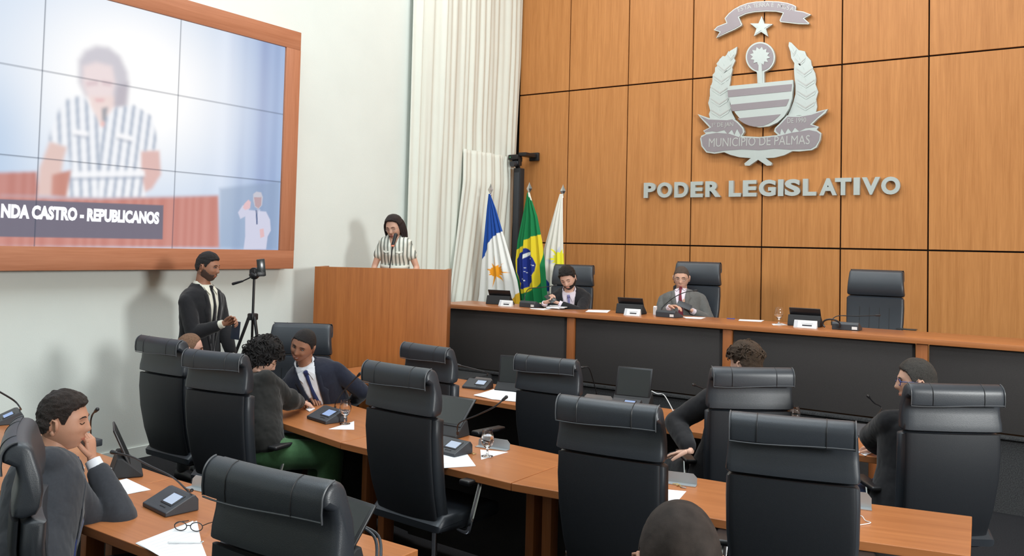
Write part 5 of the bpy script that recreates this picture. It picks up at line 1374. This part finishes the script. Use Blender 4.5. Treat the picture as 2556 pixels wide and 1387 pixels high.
# --- right side
hc3 = atd(1862, 908, 5.35)
wav = lambda p: p.z - hairline(p.y, {}) 
c3p = person('man with wavy brown hair and black jacket sitting turned left, hand on the armrest', dict(
    face=135, hf=165, hd=4, sw=0.205, arm=1.12, nohandR=True, pel=(-1.95, 5.20, 0.55), head=hc3, skin=SKl, hs=1.03, hairm=HBR, hair=(0.030, 0.010, 0.010, 35), extra=curls(160, 0.022, 2.4, HBR, lambda p: p.z - 0.03, 0.018, 9, tr=0.0035),
    wear='suit', cloth=black_suit, shirt=shirt_w, vee=(0.12, 0.062, 0.47), wrL=atd(1722, 1122, 5.1), nocuff=True, cuff=0.04, elL=Vector((-0.6, -0.6, -0.85)), hdL=Vector((-0.9, 0.1, -0.25)), curlL=12, wrR=(-2.0, 5.5, .66)))
hc4 = atd(2288, 954, 4.85)
person('man with dark greying hair, blue rimmed glasses and black suit at the far right', dict(
    face=140, hf=198, hd=4, pel=(-.86, 5.22, 0.58), head=hc4, skin=SKo, hs=1.05, hairm=HG, hair=(0.016, 0.006, 0.002, 60), glasses=blue_rim, rim=.0026, jaw=1.3, neck=1.15,
    wear='suit', cloth=black_suit, shirt=shirt_w, vee=(0.12, 0.062, 0.47), girth=1.2, arm=1.1, sw=0.2, wrL=onz(2196, 1122, 0.785), elL=Vector((-0.9, -0.1, -0.2)), hdL=Vector((-0.6, 0.5, 0)), trousers=cloth('blue_trousers', (0.02, 0.035, 0.09, 1))))
hnr = atd(1697, 1408, 1.76)
person('man with close cropped dark hair at the bottom edge, seen from behind', dict(
    face=122, hf=120, hd=2, pel=(-0.60, 1.62, 0.60), head=hnr, skin=SKm, hs=1.06, hairm=plain('hair_cropped', (0.035, 0.026, 0.022, 1), 0.75, spec=0.2, bump=0.25, bscale=900, var=0.3, vscale=30), hair=(0.003, 0.002, 0.0006, 90), wear='tee', cloth=blk_top, trousers=char_suit, wrL=(-1.0, 1.9, .66), wrR=(-.6, 2.1, .66)))
make_chair('black chair under the man with cropped hair at the bottom edge', (-0.58, 1.60, 0), 122, 1.22, recline=14)
# ================================================================== things on the desks
DZ, TZ = 0.741, 1.301
def console(label, loc, rot, neck=None, scr='scr', rear=False, group='microphone consoles', s=1.0, bar=False, ringlit=False):
    t = thing('microphone_console', label, 'console', loc, math.radians(rot), group)
    W_ = 0.225 * s; pf = [(-0.075, 0.0), (-0.075, 0.018), (-0.06, 0.024), (0.045, 0.070), (0.062, 0.070), (0.078, 0.05), (0.080, 0.0)]
    mb = MB(); mb.prism([(-W_ / 2, y * s, z * s) for y, z in pf], (W_, 0, 0)); o = mb.build('base', M['dgrey'], t, smooth=False)
    b_ = o.modifiers.new('bev', 'BEVEL'); b_.width = 0.004; b_.segments = 2
    a = math.atan2(0.046, 0.105); R_ = Euler((a, 0, 0)); c0 = Vector((0.035 * s, -0.004 * s, 0.0495 * s))
    MB().box(c0, (0.098 * s, 0.075 * s, 0.004), rot=R_, bev=0.001).build('screen_bezel', M['blk'], t)
    sc_ = MB().box(c0 + Vector((0, -.001, 0.0022)), (0.082 * s, 0.056 * s, 0.003), rot=R_).build('screen', M[scr], t, smooth=False, label='lit bluish screen')
    if bar: MB().box(c0 + Vector((0, 0.021 * s, 0.0115 * s)), (0.082 * s, 0.010 * s, 0.0035), rot=R_).build('screen_bar', M['scrbar'], sc_, smooth=False)
    for i in range(3): MB().box(Vector((0.02 * s + 0.018 * s * i, -0.052 * s, 0.0285 * s)), (0.012 * s, 0.006 * s, 0.003), rot=R_, bev=.001).build('button', M['blk'], t)
    if rear: MB().box((-0.08 * s, 0.081 * s, 0.022), (0.045 * s, 0.002, 0.025), rot=(0, 0, 0)).build('sticker', M['white'], t, smooth=False); 
    if neck:
        mounts(t, neck, s, ringlit)
    return t
def mounts(t, neck, s, ringlit):
    pts = smoothpath(neck, 6)
    g = MB().tube(pts, [0.0048 if i > len(pts) * .55 else 0.0042 for i in range(len(pts))], 8).build('gooseneck', M['blk'], t)
    d = (pts[-1] - pts[-2]).normalized(); p = pts[-1]
    MB().capsule([p, p + d * 0.028], [0.0085, 0.0105], 10).build('microphone_head', M['blk'], g)
    MB().tube([pts[0], pts[0] + (pts[1] - pts[0]).normalized() * 0.03], 0.008, 10).build('neck_socket', M['blk'], g)
def tablet_stand(label, loc, rot, tilt=62, w=0.27, h=0.19, group='tablets on stands', lean=1):
    """folding case: wedge foot, tilted tablet; the screen faces local -y (the user), case back faces +y"""
    t = thing('tablet_stand', label, 'tablet', loc, math.radians(rot), group)
    pf = [(-0.07, 0), (-0.07, 0.015), (0.03, 0.10), (0.055, 0.10), (0.085, 0.0)]
    mb = MB(); mb.prism([(-w * .52, y, z) for y, z in pf], (w * 1.04, 0, 0)); o = mb.build('stand', M['blkm'], t, smooth=False)
    b_ = o.modifiers.new('bev', 'BEVEL'); b_.width = 0.006; b_.segments = 2
    a = math.radians(90 - tilt)
    c = Vector((0, 0.0, 0.075)) + Vector((0, math.sin(a), math.cos(a))) * h * 0.42
    R_ = Euler((-a + PI / 2 * 0, 0, 0))
    o = MB().box(c, (w, 0.012, h), rot=R_, bev=0.005).build('tablet', M['blk'], t)
    MB().box(c + Euler((-a, 0, 0)).to_matrix() @ Vector((0, -0.0065, 0)), (w - .03, 0.002, h - .03), rot=R_).build('tablet_screen', M['glassblk'], o, smooth=False)
    return t
def nameplate(label, loc, rot, w=0.17):
    t = thing('nameplate', label, 'nameplate', loc, math.radians(rot), 'nameplates on the dais table')
    mb = MB(); mb.prism([(-w / 2, 0, 0), (-w / 2, -0.05, 0), (-w / 2, -0.016, 0.066)], (w, 0, 0)); mb.build('plate', M['white'], t, smooth=False)
    n = Vector((0, -0.066, 0.034)).normalized(); u = Vector((0, 0.034, 0.066)).normalized(); n = Vector((0, -u.z, u.y))
    c = Vector((0, -0.033, 0.033)) + n * 0.0015; R_ = frame(c, Vector((1, 0, 0)), u, n)
    MB().box((-w * .41, 0, 0), (w * .16, 0.062, 0.002)).xf(R_).build('crest', M['ink'], t, smooth=False)
    MB().box((w * .08, 0.008, 0), (w * .52, 0.006, 0.0012)).xf(R_).build('name_line', M['ink'], t, smooth=False)
    MB().box((w * .08, -0.012, 0), (w * .42, 0.013, 0.0012)).xf(R_).build('role_line', M['inkd'], t, smooth=False)
    return t
def paper(label, pts, z, mat='paper', name='paper_sheet', th=0.0012, lines=True, group=None, cat='paper', pile=1):
    P = [onz(x, y, z) for x, y in pts]; c = sum(P, Vector()) / len(P)
    t = thing(name, label, cat, (c.x, c.y, z), 0, group)
    Q = [Vector((p.x - c.x, p.y - c.y, 0)) for p in P]
    for k in range(pile):
        Rr = Matrix.Rotation(math.radians(k * 3.0 * (-1) ** k), 3, 'Z')
        MB().prism([Rr @ q + Vector((0.004 * k, -0.003 * k, th * k)) for q in Q], (0, 0, th)).build('sheet', M[mat], t, smooth=False)
    if lines and len(Q) == 4:
        zt = th * pile + 0.0002
        for i in range(7):
            v = 0.16 + 0.10 * i
            a, b = Q[0].lerp(Q[3], v), Q[1].lerp(Q[2], v); e0, e1 = a.lerp(b, 0.12), a.lerp(b, 0.88 if i % 3 else 0.6)
            n = (Q[3] - Q[0]).normalized() * 0.0012
            MB().add([e0 - n + Vector((0, 0, zt)), e1 - n + Vector((0, 0, zt)), e1 + n + Vector((0, 0, zt)), e0 + n + Vector((0, 0, zt))], [[0, 1, 2, 3]]).build('text_line', M['ink'], t, smooth=False)
    return t
def goblet(label, loc, s=1.0, fill=0.6):
    t = thing('goblet', label, 'glass', loc, 0, 'water goblets')
    H = [(0.0, 0.0), (0.034, 0.0), (0.034, 0.003), (0.010, 0.008), (0.006, 0.018), (0.006, 0.040), (0.012, 0.048), (0.030, 0.066), (0.038, 0.088), (0.038, 0.105), (0.033, 0.128), (0.030, 0.142), (0.031, 0.150)]
    I = [(0.0295, 0.150), (0.0285, 0.142), (0.0315, 0.128), (0.0365, 0.105), (0.0365, 0.088), (0.0285, 0.067), (0.010, 0.050), (0.0, 0.049)]
    MB().lathe([(r * s, z * s) for r, z in H + I], n=36).build('glass', M['glass'], t, angle=60)
    zf_ = 0.049 + 0.085 * fill; wp = [(0.0, 0.0492)] + [(float(np.interp(z, [.05, .067, .088, .105, .128], [.010, .0283, .0363, .0363, .0313])), z) for z in np.linspace(0.0505, zf_, 9)] + [(0.0, zf_)]
    if fill > 0: MB().lathe([(r * s, z * s) for r, z in wp], n=36).build('water', M['water'], t, angle=60)
    return t
def holder(label, p0, p1, depth=0.05, h=0.055):
    """aluminium name holder: an L shaped strip with clipped corners"""
    a, b = Vector((p0[0], p0[1], 0)), Vector((p1[0], p1[1], 0)); c = (a + b) / 2; L_ = (b - a).length
    t = thing('name_holder', label, 'holder', (c.x, c.y, DZ), math.atan2(b.y - a.y, b.x - a.x), 'aluminium name holders on the desks')
    MB().box((0, 0, 0.0015), (L_, depth, 0.003)).build('foot', M['alu'], t, smooth=False)
    x = L_ / 2; mb = MB(); y0 = depth * .4
    mb.prism([(-x, y0, 0.003), (x, y0, 0.003), (x, y0 + 0.004, h * .65), (x - 0.02, y0 + 0.006, h), (-x + 0.02, y0 + 0.006, h), (-x, y0 + 0.004, h * .65)], (0, 0.003, 0)); mb.build('upright', M['alu'], t, smooth=False)
    return t
# ---- dais, from left to right (users sit at +y, so the backs face the room)
def dz_(x, y): p = onz(x, y, TZ); return (p.x, p.y, TZ)
def dp(x, Y): return (x, Y, TZ)
tablet_stand('black tablet at the left end of the dais, before the orange sun flag', dp(-5.70, 8.13), 186, w=0.29, h=0.11, group='tablets on the dais')
nameplate('white nameplate leaning on the leftmost dais tablet', dp(-5.47, 7.93), 4)
console('black microphone console before the man in the lavender tie', dp(-5.20, 8.02), 172, neck=[(0.09, 0.02, 0.06), (0.098, 0.0, 0.13), (0.06, -0.02, 0.20), (-0.06, -0.08, 0.22), (-0.20, -0.14, 0.245)], rear=True, group='microphone consoles on the dais')
paper('cream folder with loose sheets before the man in the lavender tie', [(1346, 756), (1380, 756), (1396, 768), (1358, 769)], TZ, 'paper2', 'folder', 0.004, False, cat='folder')
paper('pile of rumpled white papers before the man in the lavender tie', [(1374, 763), (1432, 758), (1436, 766), (1396, 771), (1366, 769)], TZ + 0.006, 'paper', 'paper_pile', 0.006, False, pile=3)
paper('white sheet at the dais edge below the cream folder', [(1322, 769), (1380, 770), (1356, 773.5), (1326, 771)], TZ, lines=False)
paper('white sheet on the dais between the two seated men', [(1469, 773), (1524, 774), (1516, 780), (1461, 778)], TZ, lines=False)
tablet_stand('black tablet on a folding stand left of the man in the burgundy tie', dp(-4.02, 8.12), 184, w=0.28, h=0.11, group='tablets on the dais')
nameplate('white nameplate leaning on the tablet left of the man in the burgundy tie', dp(-3.89, 7.90), 4)
console('black microphone console before the man in the burgundy tie', dp(-3.54, 8.00), 170, neck=[(0.07, 0.04, 0.065), (0.065, 0.02, 0.10), (-0.02, -0.03, 0.19), (-0.12, -0.08, 0.25), (-0.20, -0.12, 0.27)], rear=True, group='microphone consoles on the dais')
paper('small booklet standing between tablet and console before the man in the burgundy tie', [(1632, 782), (1640, 783), (1637, 786), (1630, 785)], TZ, lines=False, name='booklet', th=0.08)
paper('white sheet by the left elbow of the man in the burgundy tie', [(1704, 790), (1762, 792), (1750, 796), (1712, 794)], TZ, lines=False)
paper('white sheet on the dais left of the goblet', [(1846, 796.5), (1908, 799), (1900, 803), (1843, 800)], TZ, lines=False)
pn_ = thing('pen', 'small blue pen lying on the dais table edge', 'pen', dz_(1822, 796)); MB().capsule([(-0.03, 0, 0.005), (0.03, 0.01, 0.005)], 0.004, 8).build('barrel', M['blue_pl'], pn_)
MB().capsule([(0.03, 0.01, 0.005), (0.042, 0.012, 0.005)], 0.0045, 8).build('cap', M['blue_pl'], pn_)
g1 = dz_(1944, 809); goblet('goblet of water on the dais beside the empty chair tablet', (g1[0], g1[1], TZ), 1.05, 0.45)
paper('white coaster under the dais goblet', [(1926, 808), (1952, 806.5), (1966, 811), (1930, 811.5)], TZ, lines=False, name='coaster', cat='coaster', th=0.0006)
tablet_stand('black tablet on a folding stand right of the dais goblet', dp(-2.23, 8.10), 182, w=0.28, h=0.11, group='tablets on the dais')
nameplate('white nameplate leaning on the rightmost dais tablet', dp(-2.17, 7.90), 3, w=0.2)
cc = console('black microphone console before the empty dais chair', dp(-1.84, 8.00), 180, neck=[(0.13, 0.0, 0.03), (0.13, -0.01, 0.08), (0.08, -0.03, 0.115), (-0.06, -0.06, 0.12), (-0.22, -0.1, 0.135)], rear=True, group='microphone consoles on the dais')
lp = [(0.06 + 0.075 * math.cos(a) + 0.05, 0.10 + 0.012 * math.sin(a), 0.045 + 0.045 * math.sin(a)) for a in [math.radians(d) for d in range(-40, 221, 20)]]
MB().tube(lp, 0.008, 8).build('cable_loop', M['blk'], cc)
pb = thing('phone', 'black phone lying on the dais right of the empty chair', 'phone', dz_(2263, 823)); MB().box((0, 0, 0.006), (0.17, 0.08, 0.011), bev=0.004).build('body', M['glassblk'], pb)
MB().box((0, 0, 0.0122), (0.15, 0.068, 0.001)).build('glass', M['glassblk'], pb, smooth=False)
# lectern microphone
lm = thing('lectern_microphone', 'black handheld style microphone rising from the lectern before the woman', 'microphone', atd(972, 690, 8.95))
a0 = atd(972, 690, 8.95); mA = atd(980, 612, 8.95) - a0; mB = atd(988, 586, 8.98) - a0
MB().tube(smoothpath([(0, 0, -0.06), (0.0, 0, 0.08), mA * 0.85, mA], 5), 0.006, 8).build('gooseneck', M['blk'], lm)
MB().capsule([mA, mB], [0.016, 0.021], 12).build('microphone_head', M['blk'], lm)
MB().tube([mA - Vector((0, 0, .012)), mA + Vector((0, 0, 0.004))], 0.018, 12).build('light_ring', M['red_led'], lm)
MB().box((0, 0, -0.065), (0.09, 0.09, 0.02), bev=.004).build('base', M['blk'], lm)
# ---- front row
def dk(x, y): p = onz(x, y, DZ); return Vector((p.x, p.y, DZ))
def W2L(o, rot, pts): # world points -> local of a console
    Ri = Matrix.Rotation(-math.radians(rot), 3, 'Z'); return [Ri @ (Vector(p) - Vector(o)) for p in pts]
def desk_console(label, px_, rot, wpts, **k):
    o = dk(*px_); return console(label, o, rot, neck=W2L(o, rot, wpts) if wpts else None, **k)
o1 = dk(1190, 968)
desk_console('microphone console with a pale lit screen on the front row desk', (1192, 968), 8, [dk(1216, 950) + Vector((0, 0, .05)), atd(1216, 930, 7.35), atd(1190, 922, 7.3), atd(1150, 912, 7.3)], scr='scr2', bar=True, group='microphone consoles on the desks')
holder('aluminium name holder behind the front row console', dk(1180, 956)[:2], dk(1226, 961)[:2])
tablet_stand('black tablet standing half hidden by the upright front row chair', dk(1275, 975), 12, tilt=80, w=0.24, h=0.24)
paper('spread white papers on the front row desk', [(1182, 986), (1240, 972), (1300, 982), (1300, 1003), (1230, 997)], DZ, name='paper_pile', pile=3, lines=False, th=0.002)
holder('aluminium name holder behind the bare gooseneck microphone', dk(1456, 1000)[:2], dk(1527, 1008)[:2])
gm = thing('gooseneck_microphone', 'thin gooseneck microphone standing on the front row desk, head bent left', 'microphone', dk(1491, 1004))
gp_ = [atd(1491, 988, 7.25), atd(1481, 950, 7.25), atd(1470, 918, 7.22), atd(1459, 916, 7.2)]
mounts(gm, [p - dk(1491, 1004) for p in gp_], 1.0, False)
MB().box((0, 0, 0.012), (0.07, 0.05, 0.024), bev=.004).build('base', M['dgrey'], gm)
ts_ = tablet_stand('dark tablet on a wide stand in the middle of the front row desk', dk(1578, 1010), 8, tilt=72, w=0.29, h=0.24)
desk_console('microphone console before the dark wide tablet stand on the front row', (1560, 1020), 6, [dk(1540, 1005) + Vector((0, 0, .05)), atd(1541, 978, 6.9), atd(1565, 966, 6.9), atd(1580, 962, 6.88), atd(1582, 972, 6.87)], group='microphone consoles on the desks')
cb = thing('cable', 'white cable trailing behind the front row tablet stand', 'cable', dk(1644, 1026))
MB().tube(smoothpath([atd(1626, 975, 7.2) - dk(1644, 1026), atd(1640, 982, 7.2) - dk(1644, 1026), atd(1658, 986, 7.25) - dk(1644, 1026), Vector((0.1, 0.05, 0.003))], 5), 0.004, 6).build('lead', M['white'], cb)
desk_console('microphone console hidden behind the man with wavy hair, its gooseneck to his left', (1800, 1035), 10, [dk(1790, 1020) + Vector((0, 0, .05)), atd(1782, 982, 6.6), atd(1756, 970, 6.55), atd(1736, 962, 6.5)], group='microphone consoles on the desks')
ep = thing('earphones', 'thin wired earphones lying on the front row desk', 'earphones', dk(1725, 1046))
q = MB(); q.tube(smoothpath([dk(x, y) - dk(1725, 1046) + Vector((0, 0, .003)) for x, y in ((1745, 1042), (1722, 1042), (1707, 1046), (1706, 1050), (1714, 1055))], 5), 0.0016, 6); q.build('lead', M['blk'], ep)
MB().ell(dk(1714, 1055) - dk(1725, 1046) + Vector((0, 0, .006)), 0.006, n=2).build('earbud', M['blk'], ep)
g3 = dk(1984, 1068); goblet('goblet on the front row desk beside the chair of the man with wavy hair', (g3.x, g3.y, DZ), 1.0, 0.3)
desk_console('microphone console before the man in blue rimmed glasses', (2165, 1088), 14, [dk(2168, 1076) + Vector((0, 0, .05)), atd(2200, 1020, 6.2), atd(2182, 1005, 6.15), atd(2170, 992, 6.1)], group='microphone consoles on the desks')
paper('folded white sheet under the hand of the man in blue rimmed glasses', [(2136, 1126), (2176, 1119), (2198, 1122), (2160, 1137)], DZ + .001, lines=False)
# ---- middle row
desk_console('microphone console with a bright blue screen beside the woman in green trousers', (815, 1048), -12, [dk(836, 1034) + Vector((0, 0, .05)), atd(838, 1005, 5.95), atd(858, 975, 5.95), atd(893, 938, 5.9)], scr='scr', group='microphone consoles on the desks', s=1.1)
g4 = dk(861, 1058); goblet('goblet of water beside the console with the bright blue screen', (g4.x, g4.y, DZ + .002), 1.05, 0.42)
paper('white napkin folded to a triangle under the goblet by the bright blue screen', [(820, 1071), (884, 1051), (884, 1072)], DZ, lines=False, name='napkin', cat='napkin')
paper('crumpled scrap of paper by the hand of the woman in green trousers', [(763, 1022), (776, 1014), (786, 1020), (772, 1028)], DZ, lines=False, th=.006, name='paper_scrap')
tablet_stand('dark tablet leaning back on its stand, right of the tall middle row chair', dk(1105, 1083), 2, tilt=42, w=0.30, h=0.23)
desk_console('microphone console with a pale screen right of the tall middle row chair', (1122, 1128), -6, [dk(1142, 1104) + Vector((0, 0, .05)), atd(1146, 1056, 5.25), atd(1190, 1036, 5.2), atd(1232, 1016, 5.1), atd(1255, 998, 5.1)], scr='scr2', group='microphone consoles on the desks')
g5 = dk(1216, 1139); goblet('full goblet of water on the middle row desk', (g5.x, g5.y, DZ + .002), 1.0, 0.85)
paper('white napkin folded to a triangle under the full goblet', [(1199, 1122), (1268, 1128), (1201, 1147)], DZ, lines=False, name='napkin', cat='napkin')
holder('aluminium name holder right of the full goblet', dk(1190, 1113)[:2], dk(1268, 1124)[:2])
paper('white sheet of paper right of the tall middle row chair', [(1092, 1126), (1162, 1127), (1188, 1163), (1090, 1169)], DZ)
ky = thing('keys', 'small bunch of brass keys by the console with the pale screen', 'keys', dk(1168, 1130))
for i in range(5): MB().box((0.025 * i - .05, 0.008 * math.sin(i * 3), 0.004), (0.026, 0.010, 0.003), rot=(0, 0, i * 1.1), bev=.001).build('key', M['gold'], ky)
rg = MB().tube([(-.06 + .014 * math.cos(a), .014 * math.sin(a), 0.003) for a in [2 * PI * k / 14 for k in range(14)]], 0.0016, 6, closed=True).build('key_ring', M['chrome'], ky)
holder('aluminium name holder right of the broad middle chair', dk(1640, 1201)[:2], dk(1738, 1213)[:2])
paper('white sheet behind the cropped head at the bottom edge', [(1630, 1218), (1713, 1226), (1676, 1268), (1630, 1264)], DZ)
ky2 = thing('keys', 'keys with a steel tag between the name holder and the white sheet', 'keys', dk(1700, 1214))
for i in range(4): MB().box((0.02 * i - .04, -0.012 * i + .02, 0.004), (0.03, 0.011, 0.003), rot=(0, 0, 0.6 + i * .8), bev=.001).build('key', M['gold'] if i < 3 else M['alu'], ky2)
holder('aluminium name holder right of the last broad chair, on the bare desk end', dk(2100, 1262)[:2], dk(2176, 1271)[:2], h=.07)
cb2 = thing('cable', 'thin pale cable on the bare right end of the middle desk', 'cable', dk(2150, 1300))
MB().tube(smoothpath([dk(x, y) - dk(2150, 1300) + Vector((0, 0, .003)) for x, y in ((2120, 1300), (2148, 1288), (2160, 1300), (2173, 1306), (2140, 1312))], 5), 0.002, 6).build('lead', M['white'], cb2)
# ---- back row
desk_console('large microphone console with a bright screen in the left foreground', (424, 1268), -8, [dk(478, 1250) + Vector((0, 0, .05)), atd(470, 1225, 3.62), atd(430, 1190, 3.8), atd(370, 1160, 3.95), atd(330, 1140, 4.05), atd(290, 1130, 4.1)], scr='scr2', bar=True, group='microphone consoles on the desks', s=1.0)
paper('white sheet between the man in the charcoal suit and the large console', [(245, 1212), (316, 1194), (376, 1222), (268, 1243)], DZ)
paper('white papers with spectacles on them, left of the nearest chair', [(338, 1356), (482, 1300), (520, 1400), (430, 1402)], DZ, name='paper_pile', pile=2, th=0.0015)
sp = thing('spectacles', 'dark framed spectacles lying on the white papers', 'spectacles', dk(470, 1328) + Vector((0, 0, .004)), math.radians(30))
for s in (-1, 1):
    MB().tube([(s * .034 + .026 * math.cos(a), 0, .020 + .018 * math.sin(a)) for a in [2 * PI * k / 18 for k in range(18)]], 0.0022, 6, closed=True).build('rim', M['blk'], sp)
    MB().tube([(s * .060, 0, .026), (s * .062, .05, .02), (s * .055, .12, .004)], 0.002, 6).build('temple', M['blk'], sp)
MB().tube([(-.008, 0, .024), (.008, 0, .024)], 0.002, 6).build('bridge', M['blk'], sp)
pe = thing('pen', 'white pen lying on the papers below the spectacles', 'pen', dk(460, 1358) + Vector((0, 0, .004)), math.radians(40)); MB().capsule([(-.06, 0, .005), (.06, 0, .005)], .0045, 8).build('barrel', M['white'], pe)
MB().capsule([(.06, 0, .005), (.072, 0, .005)], .0035, 8).build('tip', M['chrome'], pe)
holder('aluminium name holder beside the nearest chair headrest', dk(470, 1215)[:2], dk(545, 1232)[:2])
ti = thing('tissue', 'crumpled white tissue before the man in the charcoal suit', 'tissue', dk(294, 1184))
V_, F_ = ico(4); MB().add([d * (0.034 * (1 + 0.7 * noise.noise(d * 2.2) + 0.35 * noise.noise(d * 6))) * 1.0 + Vector((0, 0, .022)) for d in V_], F_).xf(Matrix.Diagonal((1.3, .9, .8, 1))).build('tissue_paper', M['paper'], ti, angle=None)
ts2 = tablet_stand('grey backed tablet tilted on its stand by the left wall', dk(318, 1178), 150, tilt=66, w=0.24, h=0.2)
ts3 = tablet_stand('large dark tablet on a stand at the bottom edge, right of the nearest chair', Vector((-2.385, 2.30, DZ)), -6, tilt=52, w=0.28, h=0.22)
cb3 = thing('cable', 'grey cables drooping beside the large dark tablet at the bottom edge', 'cable', (-2.28, 2.36, DZ))
for k in range(2): MB().tube(smoothpath([(-.03, 0.02, .16), (.05, 0.04 + .02 * k, .12), (.10 + .02 * k, 0.0, .05), (.13 + .03 * k, -.06, 0.004 + .004 * k), (.03 + .05 * k, -.16, .004)], 6), 0.006, 8).build('lead', M['dgrey'], cb3)
desk_console('microphone console at the far left edge of the back row', (20, 1052), -20, [dk(50, 1040) + Vector((0, 0, .05)), atd(52, 1020, 4.7), atd(36, 1000, 4.65), atd(-5, 975, 4.6)], scr='scr', group='microphone consoles on the desks')
hm2 = thing('gooseneck_microphone', 'gooseneck microphone rising behind the face of the man in the charcoal suit', 'microphone', dk(228, 1112))
pts_ = [dk(228, 1112) + Vector((0, 0, .0)), atd(226, 1060, 4.6), atd(230, 1036, 4.55), atd(238, 1026, 4.52)]
mounts(hm2, [p - dk(228, 1112) for p in pts_], 1, False)
MB().box((0, 0, 0.02), (0.10, 0.08, 0.04), bev=.006).build('base', M['dgrey'], hm2)
